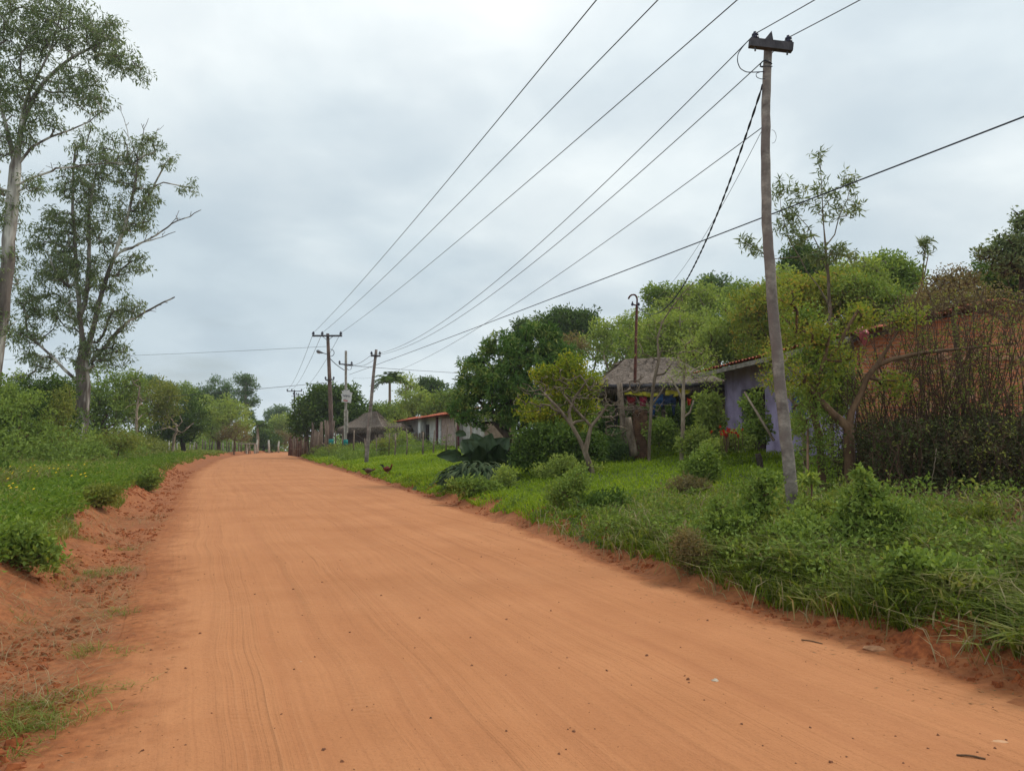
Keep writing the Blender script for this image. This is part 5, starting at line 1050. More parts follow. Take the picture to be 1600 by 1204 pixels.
stuff('flowers', 'small yellow flowers scattered over the left verge', 'flowers', mb, LG('yellow petal', [(.06, .12, .02), (.75, .5, .02)], .2))
mb = MB(); n = 1400; x, y, d = sample_side(n, 1, 6.2, 16, .4, 6.5); keep = patch(x, y, .9, 84) + .1 * (d < 2) > .5; x, y = x[keep], y[keep]; k = 22; sz = rng.uniform(.5, 1.1, len(x)); cx, cy = np.repeat(x, k), np.repeat(y, k); s = np.repeat(sz, k)
r = rng.normal(0, .07, (len(cx), 2)) * s[:, None]; hz = rng.random(len(cx)) ** .7 * .30 * s * (1 - .5 * sst(9, 14, cy)); c = np.stack([cx + r[:, 0], cy + r[:, 1], H(cx, cy) + hz], 1); ax = unit(np.stack([r[:, 0] * 8, r[:, 1] * 8, rng.normal(.2, .4, len(cx))], 1) + rng.normal(0, .35, (len(cx), 3)))
leaves(mb, c, ax, (.045 + .001 * cy) * rng.uniform(.6, 1.3, len(cx)), (.013 + .0003 * cy) * rng.uniform(.7, 1.2, len(cx)), np.clip(rng.normal(.4, .28, len(cx)), 0, 1), .15)
stuff('weeds', 'leafy weeds mixed into the grass of the near right verge', 'weeds', mb, PAL['mid'])
# grass tufts creeping onto the left shoulder
mb = MB(); x, y, d = sample_side(900, -1, 3.3, 13, .05, 1.2); pk = patch(x, y, .9, 71) > .66; x, y = x[pk], y[pk]
for q, sc in ((P(150, 1060, 4.6), 1.3), (P(30, 1075, 4.4), 2.6), (P(60, 1100, 4.3), 2.0), (P(170, 985, 5.6), 1.3), (P(180, 935, 6.8), 1.2), (P(130, 990, 5.6), 1.0), (P(10, 1110, 4.2), 2.6), (P(20, 1150, 4.0), 1.8)):
    x = np.append(x, rng.normal(q[0], .07 * sc, int(4 * sc ** 1.5))); y = np.append(y, rng.normal(q[1], .08 * sc, int(4 * sc ** 1.5)))
k = 18; cx, cy = np.repeat(x, k) + rng.normal(0, .04, len(x) * k), np.repeat(y, k) + rng.normal(0, .045, len(x) * k)
blades(mb, cx, cy, rng.uniform(.03, .09, len(cx)), rng.uniform(.0016, .003, len(cx)), rng.uniform(.7, 2.0, len(cx)), np.clip(rng.normal(.5, .3, len(cx)), 0, 1), .5)
stuff('grass', 'thin tufts of creeping grass on the left dirt shoulder', 'grass', mb, GR['rough'])
mb = MB(); x, y, d = sample_side(26000, -1, 9, 60, 3.2, 16); k = patch(x, y, 2.2, 86) > .48; x, y, d = x[k], y[k], d[k]
blades(mb, x, y, rng.uniform(.25, .62, len(x)) * (.5 + patch(x, y, 1.1, 87)), lod(y, .0006, .004), rng.uniform(.2, .8, len(x)), rng.random(len(x)), .6)
stuff('dry_grass', 'taller half dry brownish grass standing in the left verge', 'dry grass', mb, LG('half dry blade', [(.14, .16, .04), (.2, .2, .06), (.26, .21, .1), (.12, .15, .03)], .3))
# clods, pebbles
def rocks(mb, x, y, r, seed=0, sink=.25, zf=None):
    base = np.array([(1, 0, 0), (.3, .95, 0), (-.8, .58, 0), (-.8, -.58, 0), (.3, -.95, 0), (.5, .1, .8), (-.2, .5, .85), (-.3, -.4, .8)], float)
    F5 = [(0, 1, 6), (0, 6, 5), (1, 2, 6), (2, 3, 7), (2, 7, 6), (3, 4, 7), (4, 0, 5), (4, 5, 7), (5, 6, 7)]
    n = len(x); v = base[None] * r[:, None, None] * rng.uniform(.6, 1.3, (n, 8, 3)); a = rng.random(n) * 6.28; ca, sa = np.cos(a)[:, None], np.sin(a)[:, None]
    vx = v[..., 0] * ca - v[..., 1] * sa; vy = v[..., 0] * sa + v[..., 1] * ca; z = (H(x, y) if zf is None else zf(x, y)) - r * sink
    V = np.stack([vx + x[:, None], vy + y[:, None], v[..., 2] * .8 + z[:, None]], -1); V[:, :5, 2] -= r[:, None] * .4
    mb.add(V.reshape(-1, 3), (np.arange(n)[:, None, None] * 8 + np.array(F5)[None]).reshape(-1, 3), rng.random(n * 9))
CLOD = simple('crumbly red earth', srgb(166, 96, 56), srgb(108, 56, 32), 18, .95, .8)
mb = MB()
for side, n, a, b in ((1, 6000, -.02, .75), (-1, 13000, .0, 1.75)):
    x, y, d = sample_side(n, side, 3.4, 40, a, b); k = patch(x, y, .8, 75) > .42; x, y = x[k], y[k]; rocks(mb, x, y, np.clip(rng.gamma(1.4, .010, len(x)), .004, .07) * (1 + .02 * y))
stuff('dirt_clods', 'crumbly clods of red earth along both banks', 'clods', mb, CLOD)
n = 900; mb = MB(); y = np.exp(rng.uniform(math.log(3.0), math.log(25), n)); f = rng.random(n); x = xl(y) * (1 - f) + xr(y) * f
rocks(mb, x, y, np.clip(rng.gamma(1.3, .0038, n), .0035, .016), 0, .1, road_top); stuff('pebbles', 'scattered dark pebbles and crumbs on the sandy road', 'pebbles', mb, simple('brown pebble', srgb(140, 94, 66), srgb(96, 62, 46), 20))
# undergrowth masses
def mass(name, label, pts, per, rx, hz, L, w, pal, droop=0, mi=None):
    mb = MB(); n = len(pts); k = np.repeat(np.arange(n), per); N = len(k); off = unit(rng.normal(size=(N, 3))) * rng.random((N, 1)) ** .4; off[:, 2] = np.abs(off[:, 2])
    R = np.broadcast_to(rx, (n,))[k]; Hh = np.broadcast_to(hz, (n,))[k]; c = pts[k] + off * np.stack([R, R, Hh], 1)
    Ll = np.broadcast_to(L, (n,))[k]; ax = unit(off * .7 + rng.normal(0, .6, (N, 3)) + np.array((0, 0, .1 - droop))); cv = rng.random(n)[k]
    leaves(mb, c, ax, Ll * rng.uniform(.6, 1.2, N), Ll * w * rng.uniform(.7, 1.2, N), np.clip(cv * .6 + .2 + rng.normal(0, .15, N), 0, 1), .12)
    return stuff(name, label, 'undergrowth', mb, PAL[pal])
def land_pts(x, y): return np.stack([x, y, H(x, y)], 1)
n = 1100; y = rng.uniform(27, 62, n); a = rng.uniform(.04, .72, n); x = y * a; ok = (x > xr(y) + 11 + 6 * (y > 45)) & ~((x > 5.3) & (y < 29) & (x < 14)) & ~((y < 31) & (x < 9)); x, y = x[ok], y[ok]; pts = land_pts(x, y)
hh = rng.uniform(.9, 2.6, len(x)) * (.7 + .5 * patch(x, y, 8, 81)) * np.clip((y - 22) / 14, .6, 1.4)
mass('undergrowth', 'mixed green scrub filling the wooded slope behind the houses', pts, 110, rng.uniform(.8, 1.5, len(x)), hh, .13 + .0022 * y, .24, 'light')
mass('undergrowth', 'darker leafy scrub in the gaps of the wooded slope', pts[::3] + (.6, .4, .0), 90, 1.1, hh[::3] * 1.05, .13 + .0022 * y[::3], .24, 'mid')
n = 700; y = np.exp(rng.uniform(math.log(38), math.log(120), n)); d = rng.uniform(5.5, 30, n) * np.clip(y / 60, .9, 2); x = xl(y) - d; ok = x > -y * .75; x, y = x[ok], y[ok]
mass('undergrowth', 'olive green scrub under the trees of the left side', land_pts(x, y), 80, rng.uniform(.8, 1.6, len(x)) * (y / 55), rng.uniform(.7, 2.0, len(x)) * (y / 60), .12 + .003 * y, .24, 'olive')
n = 250; y = rng.uniform(31, 54, n); d = rng.uniform(4.5, 17, n); x = xl(y) - d; mass('undergrowth', 'fresh green thicket of bushes under the gum trees of the left verge', land_pts(x, y), 150, rng.uniform(.8, 1.4, n), rng.uniform(1.0, 2.3, n) * (.6 + .09 * d), .19, .24, 'mid')
n = 260; y = rng.uniform(105, 185, n); x = rng.uniform(-.42, -.02, n) * y; z = H(x, y)
mass('undergrowth', 'far mid green trees and scrub closing the end of the road', np.stack([x, y, z], 1)[(x < xl(y) - 3) | (x > xr(y) + 2.5) | (y > 140)], 110, 3.0, 3.6, .5, .24, 'mid')
n = 150; y = rng.uniform(46, 66, n); x = xr(y) + rng.uniform(1.0, 7.5, n); mass('undergrowth', 'olive weeds crowding the foot of the palisade and poles', land_pts(x, y), 90, .55, rng.uniform(.4, 1.0, n), .17, .2, 'mid')

n = 120; y = rng.uniform(7.6, 12.5, n); d = rng.uniform(1.0, 4.2, n); x = xr(y) + d
for q, (pl, nm) in enumerate((('mid', 'knee high green weeds tangled around the near pole and bushes'), ('olive', 'olive half dry weeds tangled around the near pole and bushes'))):
    k = slice(q, None, 2); mass('undergrowth', nm, land_pts(x[k], y[k]), 70, rng.uniform(.14, .32, len(x[k])), rng.uniform(.22, .6, len(x[k])), .065, .24, pl)
# ---- single bushes
def bush(label, px, py, bl, n, per, pal, L, w=.26, name='bush', bark='brown', cr=.2, Y=None, whorl=False, droop=0., up=.25, r0=.02, group=None, seg=.15, tip=.004, **k):
    b = G(px, py); return tree(name, label, b, Y, bl, n, per, cr, L, L * w, pal, bark, r0, tip, trunk=[(px, bl[0][1] + bl[0][3] * .6)], cat='bush', whorl=whorl, droop=droop, up=up, seg=seg, group=group, sides=5, sink=.05, **k)
BR = 'bushes on the right verge'
bush('brownish half dry bush overhanging the road edge left of the near pole', 1085, 893, [(1082, 862, 30, 28), (1100, 880, 28, 20), (1070, 845, 20, 18)], 90, 34, 'brown', .045, .2, group=BR, cr=.12)
bush('upright leafy green bush just left of the near pole foot', 1185, 835, [(1190, 775, 22, 38), (1175, 800, 30, 30), (1200, 750, 14, 18)], 150, 20, 'mid', .065, .26, group=BR, whorl=True, cr=.12)
bush('rounded darker bush between the dry bush and the leafy one', 1130, 850, [(1130, 812, 26, 28), (1150, 830, 28, 22), (1118, 835, 22, 20)], 80, 28, 'mid', .07, .22, group=BR, whorl=True, cr=.12)
bush('tall leafy green bush right of the near pole with a whorled top shoot', 1350, 862, [(1350, 800, 26, 45), (1345, 745, 12, 14), (1370, 790, 20, 35), (1335, 830, 30, 26)], 200, 20, 'mid', .07, .24, group=BR, whorl=True, cr=.12)
bush('arching fern like bush reaching right from the tall leafy bush', 1395, 870, [(1390, 825, 22, 30), (1410, 800, 16, 18), (1385, 855, 30, 18)], 60, 26, 'mid', .07, .18, group=BR, cr=.12, up=.1)
bush('slim plant with a star of pale leaves beside the slender trunk', 1268, 820, [(1266, 748, 14, 6), (1262, 790, 12, 14), (1285, 800, 16, 16)], 26, 22, 'light', .10, .2, group=BR, whorl=True, cr=.08)
bush('low sprawling mound of bright creeper at the right edge', 1490, 925, [(1440, 895, 50, 18), (1500, 900, 50, 20), (1545, 915, 35, 18), (1410, 880, 25, 14)], 160, 30, 'mid', .05, .42, group=BR, cr=.12)
bush('leafy weeds massed around the foot of the near pole', 1290, 850, [(1225, 840, 30, 20), (1290, 835, 40, 26), (1320, 850, 30, 20), (1255, 815, 14, 14)], 110, 26, 'mid', .06, .26, group=BR, cr=.12)
bush('mixed twiggy bush alone on the mid lawn, left of centre right', 905, 795, [(885, 765, 26, 20), (905, 750, 20, 24), (868, 780, 18, 12)], 90, 28, 'mid', .07, .22, group=BR, cr=.16)
bush('rounded leafy bush right of the twiggy lawn bush', 952, 802, [(950, 783, 28, 15), (930, 790, 20, 10)], 70, 30, 'dark', .07, .3, group=BR, cr=.15)
bush('dark green bush in the yard left of the short burnt stump', 1102, 755, [(1100, 722, 22, 22), (1085, 735, 24, 14), (1110, 738, 18, 14)], 80, 36, 'mid', .08, .28, group=BR, cr=.18)
bush('heap of dead reddish brush on the yard grass', 1075, 772, [(1072, 758, 32, 9), (1095, 762, 24, 6)], 60, 24, 'brown', .09, .12, group=BR, cr=.15)
bush('grey green ferny bush at the foot of the bare pale tree', 960, 722, [(955, 695, 26, 22), (975, 705, 20, 14), (938, 712, 22, 12)], 80, 34, 'bluish', .12, .16, group=BR, cr=.25, up=.0, droop=.1)
bush('low light green weeds below the bare pale tree', 890, 745, [(880, 725, 26, 12), (910, 732, 24, 10), (855, 735, 20, 8)], 50, 30, 'light', .1, .2, group=BR, cr=.2)
bush('low leafy plant right of the big dark leaves', 790, 762, [(790, 745, 14, 14), (785, 755, 18, 8)], 34, 30, 'light', .1, .24, group=BR, cr=.18)
bush('sprawling weeds below the big dark leaves', 742, 772, [(740, 760, 26, 10), (715, 760, 18, 8), (765, 765, 16, 7)], 50, 30, 'mid', .1, .24, group=BR, cr=.18)
bush('small round bright bush before the long shed', 632, 703, [(632, 688, 11, 13)], 44, 40, 'light', .16, .3, group=BR, cr=.35, seg=.3)
bush('olive bush right of the foot of the leaning pole', 600, 712, [(602, 695, 18, 12), (588, 702, 14, 8)], 46, 34, 'olive', .15, .22, group=BR, cr=.3, seg=.3)
bush('spindly shrub with pale trunk stems before the shed', 612, 706, [(612, 672, 12, 22), (606, 690, 10, 12)], 30, 18, 'light', .13, .2, group=BR, cr=.3, bark='pale', r0=.05, seg=.3)
bush('olive scrub between the two teal bins', 530, 712, [(528, 702, 16, 7), (548, 700, 14, 8)], 40, 34, 'olive', .17, .22, group=BR, cr=.35, seg=.4)
bush('dark leafy weed bush on the crest of the left bank', 232, 768, [(238, 748, 15, 14), (226, 756, 14, 12)], 60, 34, 'mid', .10, .24, group='weed bushes on the left bank', cr=.15)
bush('broad leaved bright weed clump cut by the left edge on the bank', 22, 885, [(10, 855, 50, 20), (62, 868, 30, 12), (-30, 850, 40, 22), (35, 838, 30, 12)], 130, 22, 'mid', .085, .22, group='weed bushes on the left bank', cr=.13)
bush('olive weed clump halfway along the left bank', 150, 790, [(148, 776, 22, 12), (166, 772, 16, 10)], 60, 30, 'olive', .09, .22, group='weed bushes on the left bank', cr=.15)
YB = 'bushes in the yard of the house'
bush('wide dark bush closing the back of the thatched shelter', 1000, 690, [(975, 655, 40, 32), (1030, 650, 44, 34), (1080, 655, 36, 32), (945, 668, 26, 24)], 220, 50, 'dark', .15, .26, Y=31.5, group=YB, cr=.32, seg=.4)
bush('leafy bush under the clothes line', 1030, 700, [(1030, 675, 26, 18), (1050, 685, 24, 14)], 70, 34, 'mid', .11, .26, Y=24, group=YB, cr=.2)
bush('dense yard bush right of the feathery sapling', 1090, 702, [(1090, 685, 20, 16), (1075, 695, 22, 10)], 60, 34, 'light', .1, .26, Y=21.5, group=YB, cr=.2)
bush('tall bush of long leaves between shelter and lilac wall', 1112, 690, [(1108, 635, 18, 25), (1118, 660, 18, 20), (1100, 660, 16, 18)], 70, 26, 'light', .17, .2, Y=22.5, group=YB, whorl=True, cr=.2)
bush('dark bush in front of the doorway of the lilac house', 1178, 690, [(1180, 655, 20, 28), (1165, 680, 20, 14), (1190, 672, 14, 14), (1172, 625, 16, 14)], 90, 30, 'mid', .1, .26, Y=19.5, group=YB, cr=.2)
bush('bright green bush against the lilac wall left of the forked tree', 1240, 690, [(1262, 622, 18, 20), (1300, 625, 20, 22), (1245, 665, 14, 12)], 70, 30, 'light', .09, .26, Y=14.5, group=YB, cr=.16)
bush('thin leafed shrub filling the gap between near pole and forked tree', 1262, 800, [(1262, 640, 30, 40), (1285, 700, 24, 34), (1250, 720, 20, 30), (1280, 590, 26, 26)], 170, 18, 'mid', .06, .22, Y=12.4, group=YB, cr=.14)
bush('tall leafy shrub screening the right part of the lilac wall', 1308, 700, [(1305, 575, 26, 26), (1318, 610, 22, 26), (1300, 640, 22, 22)], 110, 26, 'mid', .08, .24, Y=14.2, group=YB, cr=.16)
bush('low green hedge bush under the lilac pillar', 1150, 705, [(1150, 690, 24, 12), (1120, 698, 24, 9)], 60, 34, 'light', .1, .26, Y=19, group=YB, cr=.18)
# red flowering plant
fl = thing('red_flowers', 'clump of bright red flowers before the lilac pillar', 'flowers', G(1135, 690))
m = MB(); c = P(1135, 677, 18.6) + rng.normal(0, 1, (26, 3)) * (.17, .1, .045); N = 26 * 8; cc = np.repeat(c, 8, 0)
leaves(m, cc, unit(rng.normal(size=(N, 3)) + (0, -.3, .4)), .055, .018, rng.random(N), .1); m.build('petals', LG('red petal', [(.40, .02, .01), (.55, .05, .02)], .3), fl)
m = MB(); 
for q in c: m.tube([q + np.array((0, 0, -.4)), q], .006, 4, False)
m.build('stems', BARK['brown'], fl)
# ---- big leaved plant and its drooping skirt
eb = G(755, 748); ear = thing('elephant_ear_plant', 'huge dark paddle shaped leaves standing under the mango tree', 'plant', eb); EY = eb[1]
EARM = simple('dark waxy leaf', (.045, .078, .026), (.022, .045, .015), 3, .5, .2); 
def bigleaf(parent, a, b, wd, Y, curl=.15, dy=0., name='leaf', mat=EARM, up=(0, -1., .35)):
    A_, B_ = P(a[0], a[1], Y), P(b[0], b[1], Y + dy); d = unit(B_ - A_); L = np.linalg.norm(B_ - A_); s = unit(np.cross(d, np.array(up))); nn = np.cross(s, d); s0 = s; m = MB(); nu, nv = 9, 14; V = []
    for i in range(nv):
        t = i / (nv - 1); w_ = wd * (math.sin(PI * min(1, t * 1.02) ** .75) ** .7) * (1 + .06 * math.sin(t * 23)) if 0 < t < 1 else .004
        for j in range(nu):
            q = (j / (nu - 1) - .5) * 2; V.append(A_ + d * L * t + s * w_ * q + nn * (abs(q) * w_ * .55 + .03 * math.sin(j * 2.2 + i * .9)) + np.array((0, 0, -1)) * curl * L * t ** 2.2)
    i = np.arange(nv - 1)[:, None] * nu; j = np.arange(nu - 1)[None]; m.add(V, np.stack([i + j, i + j + 1, i + nu + j + 1, i + nu + j], -1).reshape(-1, 4), None, True); m.build(name, mat, parent)
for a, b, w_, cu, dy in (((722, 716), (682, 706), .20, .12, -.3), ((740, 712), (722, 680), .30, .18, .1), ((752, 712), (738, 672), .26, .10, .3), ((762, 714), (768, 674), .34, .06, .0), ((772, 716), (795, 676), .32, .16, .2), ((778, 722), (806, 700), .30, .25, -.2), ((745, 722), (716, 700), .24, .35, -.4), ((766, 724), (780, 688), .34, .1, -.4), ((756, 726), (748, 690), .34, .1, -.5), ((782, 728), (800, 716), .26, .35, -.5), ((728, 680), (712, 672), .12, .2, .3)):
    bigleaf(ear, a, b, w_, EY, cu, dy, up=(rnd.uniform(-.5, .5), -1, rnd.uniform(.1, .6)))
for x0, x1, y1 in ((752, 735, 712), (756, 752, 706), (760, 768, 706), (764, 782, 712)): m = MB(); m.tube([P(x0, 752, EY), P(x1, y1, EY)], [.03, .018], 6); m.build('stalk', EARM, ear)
sk_ = thing('drooping_plant', 'low dark fountain of long drooping leaves in front of the paddle leaved plant', 'plant', G(742, 758)); SY = sk_.location[1]
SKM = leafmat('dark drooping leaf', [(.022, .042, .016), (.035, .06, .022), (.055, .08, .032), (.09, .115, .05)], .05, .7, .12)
m = MB(); n = 620; c0 = P(745, 735, SY); gz = HG(c0[0], c0[1])
for q in range(n):
    az_ = rnd.uniform(0, 2 * PI); el = math.asin(rnd.uniform(.02, 1)); o_ = np.array((math.cos(az_) * math.cos(el), math.sin(az_) * math.cos(el), math.sin(el))); base = np.array((c0[0] + .05, SY, gz + .05)) + o_ * np.array((1.0, .75, .60)) * rnd.uniform(.7, 1.05)
    out_ = unit(np.array((o_[0], o_[1], 0)) + rng.normal(0, .35, 3) * (1, 1, 0)); Lf = rnd.uniform(.3, .55); tt = np.linspace(0, 1, 7)[:, None]; pth = base + out_ * Lf * tt * .8 + np.array((0, 0, 1)) * Lf * (.25 * tt - .8 * tt ** 2); pth[:, 2] = np.maximum(pth[:, 2], gz + .03)
    s_ = unit(np.cross(out_, (0, 0, 1.)) + rng.normal(0, .25, 3)); wv = (rnd.uniform(.03, .055) * np.sin(PI * np.linspace(.06, .99, 7)) ** .8)[:, None]; up_ = np.array((0, 0, .012)); V = np.concatenate([pth - s_ * wv, pth + up_, pth + s_ * wv])
    m.add(V, [(i, i + 1, i + 8, i + 7) for i in range(6)] + [(i + 7, i + 8, i + 15, i + 14) for i in range(6)], rnd.random(), False)
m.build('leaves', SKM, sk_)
# ---- thicket before the brick gable
def thicket(label, px, py, Y, spread, ytop, ns, nl, pal='olive', lower=500, seedlean=0.):
    ytop -= 45 * (ytop < 600); ns = int(ns * (.9 if ytop < 600 else 1.3)); nl = int(nl * .55)
    b = on(px, Y); t = thing('thicket_bush', label, 'bush', b, 'tangled bushes before the brick wall'); m = MB(); tips = []
    ht = P(px, ytop, Y)[2] - b[2]
    for i in range(ns):
        a = np.array((b[0] + rnd.gauss(0, spread * .5), b[1] + rnd.gauss(0, spread * .45), 0)); a[2] = HG(a[0], a[1]) - .05; hh = ht * rnd.uniform(.45, 1.1); ln = np.array((rnd.gauss(seedlean, .22), rnd.gauss(0, .15), 0)); k = 9; tt = np.linspace(0, 1, k)[:, None]
        p = a + np.array((0, 0, 1)) * hh * (tt * (1.25 - .25 * tt)) + ln * hh * tt ** 1.25; p[1:-1] += rng.normal(0, .02, (k - 2, 3)); m.tube(p, np.linspace(rnd.uniform(.007, .015), .004, k), 4, False); tips += [p[j] for j in range(3, k)]
        for j in range(2, k - 1):
            for _ in range(2):
                if rnd.random() < .75:
                    d = unit(np.array((rnd.gauss(0, 1), rnd.gauss(0, 1), rnd.gauss(.6, .4)))) * hh * rnd.uniform(.06, .18); q = p[j] + d + np.array((0, 0, .02)); m.tube([p[j], p[j] + d * .5 + rng.normal(0, .015, 3), q], [.005, .0045, .0035], 3, False); tips += [q, p[j] + d * .6]
    m.build('stems', simple('dry brown stem', srgb(104, 80, 62), srgb(58, 46, 38), 9, .9, 0), t)
    tips = np.array(tips); m = MB(); c = tips[rng.integers(0, len(tips), nl)]; foliage(m, c, 4, .07, .05, .011, .1, .1); 
    if lower:
        z = rng.random((lower, 1)) ** 1.3; c = b + np.concatenate([rng.normal(0, spread * .6, (lower, 1)), rng.normal(0, spread * .5, (lower, 1)), z * ht * (.30 if ytop < 600 else .85) + .05], 1); lw = MB(); foliage(lw, c, 30, .16, .06, .016, .1, .1); lw.build('lower_leaves', LG('shade darkened leaf', [(.035, .04, .018), (.05, .055, .022), (.075, .075, .03), (.08, .06, .038)], .12), t)  # lower leaves coloured darker and browner, painting in the thicket's own shade
    m.build('leaves', PAL[pal], t)
thicket('tangled brown stemmed bush right of the forked tree', 1400, 800, 13.0, .8, 520, 46, 700, 'olive', 170)
thicket('wide tangle of thin arching stems before the middle of the brick wall', 1465, 800, 12.6, .9, 500, 60, 900, 'olive', 230)
thicket('dense dark twiggy bush before the right part of the brick wall', 1535, 800, 12.2, .9, 490, 64, 1000, 'mid', 260)
thicket('twiggy bush cut by the right edge of the photo', 1600, 800, 11.8, .9, 500, 56, 1000, 'olive', 260)
thicket('small thin bush between the forked tree and the big tangle', 1362, 780, 14.0, .6, 560, 30, 500, 'mid', 110)
thicket('shadowy undergrowth bush low at the right edge', 1570, 830, 11.0, .9, 650, 60, 500, 'olive', 150)
thicket('shadowy low bush behind the tall leafy bush', 1430, 820, 11.6, .7, 650, 50, 400, 'dark', 110)
thicket('dark low brush between the two shadowy bushes', 1500, 825, 11.8, .9, 655, 60, 500, 'brown', 160)
v = tag(MB().tube(resample([P(1463, 700, 11), P(1458, 740, 11), P(1452, 775, 11), P(1446, 808, 11), P(1440, 816, 11)], 20, .004), .006, 5).build('dry_vine', BARK['pale'], origin=P(1450, 760, 11)), 'pale dry vine hanging before the dark thicket', 'vine')
# stumps, leaning stick
a, b = G(1190, 735), P(1184, 708, G(1190, 735)[1]); m = MB(); m.tube(resample([a - (0, 0, .1), b], 6, .01), [.075, .07, .068, .066, .07, .06], 9); tag(m.build('burnt_stump', BARK['dark'], origin=a), 'short dark burnt stump leaning on the yard grass left of the near pole', 'stump')
m = MB(); m.tube([P(1209, 688, 18.5), P(1180, 640, 18.9), P(1163, 612, 19.2)], [.035, .03, .022], 7); tag(m.build('leaning_pole', BARK['pale'], origin=P(1209, 688, 18.5)), 'bare pale pole leaning against the porch opening', 'pole')
# ---- hens
def hen(label, px, py, hx, body, neck, tailc, low=False):
    g = G(px, py); s = 1.0; d = np.array((hx, -.25, 0.)); d = unit(d); t = thing('hen', label, 'hen', g, 'hens on the verge'); z = np.array((0, 0, 1.))
    def q(a, h): return g + d * a * s + z * h * s
    if low: path = [q(-.22, .22), q(-.17, .22), q(-.10, .21), q(-.02, .205), q(.06, .21), q(.12, .22), q(.17, .235), q(.21, .25), q(.235, .255), q(.26, .24)]
    else: path = [q(-.20, .27), q(-.16, .255), q(-.09, .235), q(-.01, .22), q(.07, .225), q(.12, .26), q(.14, .31), q(.145, .35), q(.165, .375), q(.20, .37)]
    m = MB(); m.tube(resample(path, 30), np.interp(np.linspace(0, 1, 30), np.linspace(0, 1, 10), [.015, .06, .10, .12, .105, .07, .04, .032, .036, .006]), 14); bo = m.build('body', body, t)
    m = MB(); hp = path[-2]; m.tube([hp + d * .025, hp + d * .07 - z * .012], [.012, .002], 6); m.build('beak', simple('horn', (.35, .25, .1), None, 5, .5, 0), t)
    m = MB(); m.beam(hp + z * .03 - d * .02, hp + z * .035 + d * .025, .008, .035); m.build('comb', simple('red comb', (.4, .02, .02), None, 5, .6, 0), t)
    sd = np.cross(d, z); m = MB()
    for i in range(9):
        w_ = (i - 4) * .014; a = path[1] + sd * w_ * .5; e = q(-.36 + .02 * abs(i - 4), (.26 if low else .40) + .03 * rnd.random()) + sd * w_ * 2; mid = (a + e) / 2 + z * .03; m.add([a - z * .02, mid - z * .035, e, mid + z * .02], [(0, 1, 2, 3)], .5); m.add([a - sd * .01, mid - sd * .02, e, mid + sd * .02], [(0, 1, 2, 3)], .5)
    m.build('tail', tailc, t)
    for sg_ in (-1, 1):
        m = MB(); w0 = q(.05, .25) + sd * sg_ * .085; m.tube(resample([w0, q(-.03, .235) + sd * sg_ * .115, q(-.14, .22) + sd * sg_ * .08], 8), [.01, .045, .055, .055, .05, .04, .025, .005], 8); m.build('wing', body, t)
        m = MB(); k0 = q(.0 + .03 * sg_, .14) + sd * sg_ * .05; k1 = q(-.01 + .03 * sg_, .075) + sd * sg_ * .05; k2 = q(.0 + .04 * sg_, .0) + sd * sg_ * .055; m.tube([k0, k1, k2], [.03, .011, .008], 6)
        for an in (-.5, 0, .5): m.tube([k2 + z * .006, k2 + (d * math.cos(an) + sd * math.sin(an)) * .05 + z * .002], .005, 4)
        m.build('leg', simple('hen leg', (.3, .2, .08), None, 5, .6, 0), t)
RB = simple('rust red feathers', srgb(118, 44, 22), srgb(60, 22, 16), 25, .7, .3); BF = simple('brown barred feathers', srgb(112, 84, 62), srgb(46, 32, 28), 40, .7, .3); BL = simple('black feathers', (.02, .02, .018), (.012, .012, .012), 20, .5, .2)
hen('rust red hen standing with raised head, right of the other bird', 606, 742, 1, RB, RB, BL); hen('dark speckled hen with lowered head, pecking near the leaning pole', 577, 743, 1, BF, BF, BL, True)
# ---- litter on the road
def lump(name, label, cat, px, py, r, col, flat=.5, stretch=1.5):
    g = G(px, py, .035); g[2] = float(road_top(g[0], g[1])); m = MB(); n = 9; V = []
    for i, (h, rr) in enumerate(((0, .9), (.5, 1), (.9, .6))):
        for j in range(n): a = j * 2 * PI / n; q = rr * r * rnd.uniform(.75, 1.15); V.append(g + np.array((q * stretch * math.cos(a), q * math.sin(a), h * r * flat * rnd.uniform(.7, 1.2) - .004)))
    V.append(g + np.array((0, 0, r * flat * 1.05))); F = [(i * n + j, i * n + (j + 1) % n, (i + 1) * n + (j + 1) % n, (i + 1) * n + j) for i in range(2) for j in range(n)]
    m.add(V, F); m.add(V, [(2 * n + j, 2 * n + (j + 1) % n, 3 * n) for j in range(n)]); o = m.build(name, simple(name + ' surface', col, None, 12, .8, .4), origin=g); return tag(o, label, cat)
lump('crumpled_wrapper', 'small crumpled whitish wrapper lying on the road', 'litter', 1117, 1065, .018, srgb(206, 192, 170), .9, 1.2)
lump('stone', 'flat pale brown stone at the right road edge below the long grass', 'stone', 1366, 1012, .06, srgb(170, 124, 90), .5, 1.3)
lump('bark_scrap', 'curled pale scrap of bark at the bottom right of the road', 'litter', 1560, 1160, .022, srgb(216, 168, 128), .4, 2.2)
lump('stone', 'small dark stone near the bottom of the road', 'stone', 673, 1124, .008, srgb(70, 48, 40), .9, 1.1)
lump('bark_scrap', 'thin pale chip on the left middle of the road', 'litter', 470, 1035, .014, srgb(212, 170, 134), .3, 2.2)
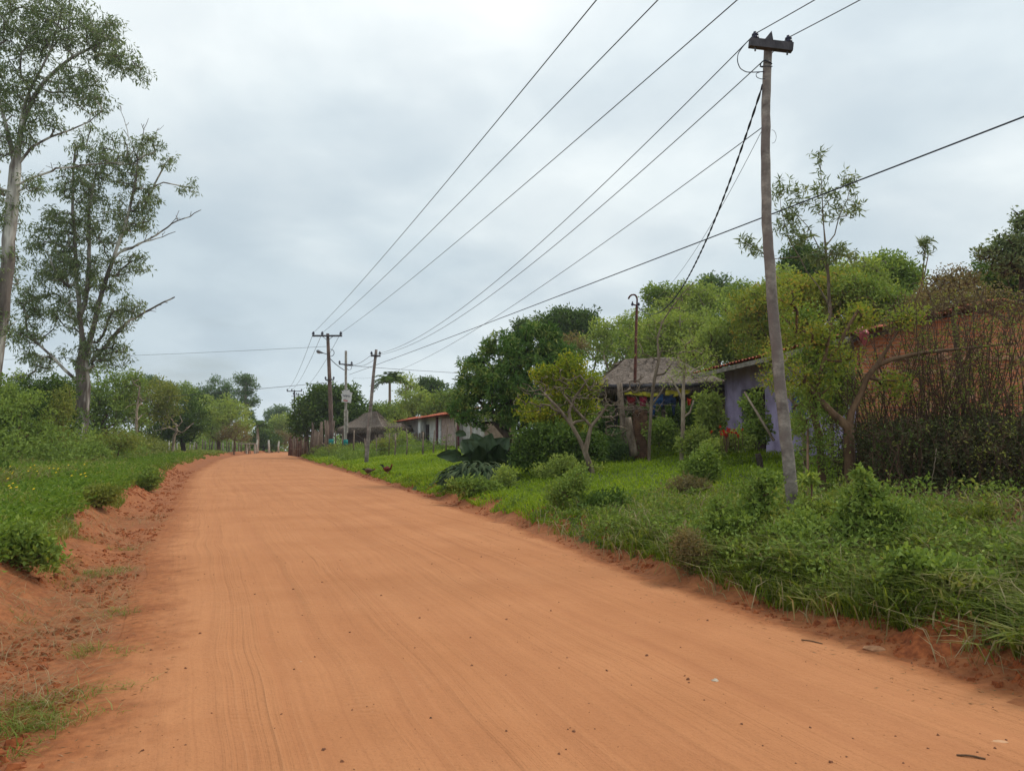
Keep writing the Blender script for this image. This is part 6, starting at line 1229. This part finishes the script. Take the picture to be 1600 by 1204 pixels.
for a, b, lab in (((1252, 997), (1285, 1002), 'dry brown twig on the road edge under the long grass'), ((1495, 1183), (1540, 1186), 'faint pale stick near the bottom right corner')):
    p, q = G(*a, .035), G(*b, .035); p[2] = float(road_top(p[0], p[1])) + .004; q[2] = float(road_top(q[0], q[1])) + .004; tag(MB().tube(resample([p, (p + q) / 2 + (0, .01, .004), q], 8), .005, 5).build('twig', BARK['brown'], origin=p), lab, 'twig')
# leaf litter under the thicket
mb = MB(); n = 26000; y = rng.uniform(7.5, 17, n); x = y * rng.uniform(.42, .74, n); k = rng.random(n) < thick_mask(x, y) * .9 + .06; x, y = x[k], y[k]; n = len(x)
leaves(mb, np.stack([x, y, H(x, y) + .012 + rng.random(n) * .03], 1), unit(rng.normal(size=(n, 3)) * (1, 1, .25)), rng.uniform(.03, .08, n), rng.uniform(.006, .016, n), rng.random(n), .1)
stuff('leaf_litter', 'brown dead leaves lying under the tangled bushes', 'leaf litter', mb, LG('dead leaf', [(.08, .05, .03), (.13, .085, .05), (.2, .14, .08), (.26, .2, .13)], .1))
# mound of freshly turned earth on the right bank
mb = MB(); g = G(1480, 1010); k = 26
V = []; 
for i in range(k):
    for j in range(k):
        a, b = (i / (k - 1) - .5) * 2, (j / (k - 1) - .5) * 2; r = math.hypot(a, b); x, y = g[0] + a * .42, g[1] + b * .3 + .1; z = HG(x, y) + max(0, 1 - r) ** .8 * .12 + (.05 * float(fbm(x, y, .14, 91, 3)) if r < .95 else 0) - .02; V.append((x, y, z))
mb.add(V, [(i * k + j, (i + 1) * k + j, (i + 1) * k + j + 1, i * k + j + 1) for i in range(k - 1) for j in range(k - 1)], None, True)
tag(mb.build('earth_mound', CLOD, origin=g), 'mound of fresh red earth spilling from the near right bank', 'mound', kind='structure')
# ================================================================ thin humid air
hz = MB(); hz.box((-10, 150, 22), (560, 600, 60)).add(np.zeros((0, 3)), np.zeros((0, 4), int))
hm = bpy.data.materials.new('humid air'); hm.use_nodes = True; hn = hm.node_tree.nodes; hn.clear()
ho = hn.new('ShaderNodeOutputMaterial'); hv = hn.new('ShaderNodeVolumePrincipled'); hv.inputs['Density'].default_value = .00045; hv.inputs['Color'].default_value = (.86, .92, 1, 1); hv.inputs['Anisotropy'].default_value = .3
hm.node_tree.links.new(hv.outputs[0], ho.inputs['Volume'])
tag(hz.build('haze', hm), 'thin bluish haze of humid air', 'haze', kind='stuff')
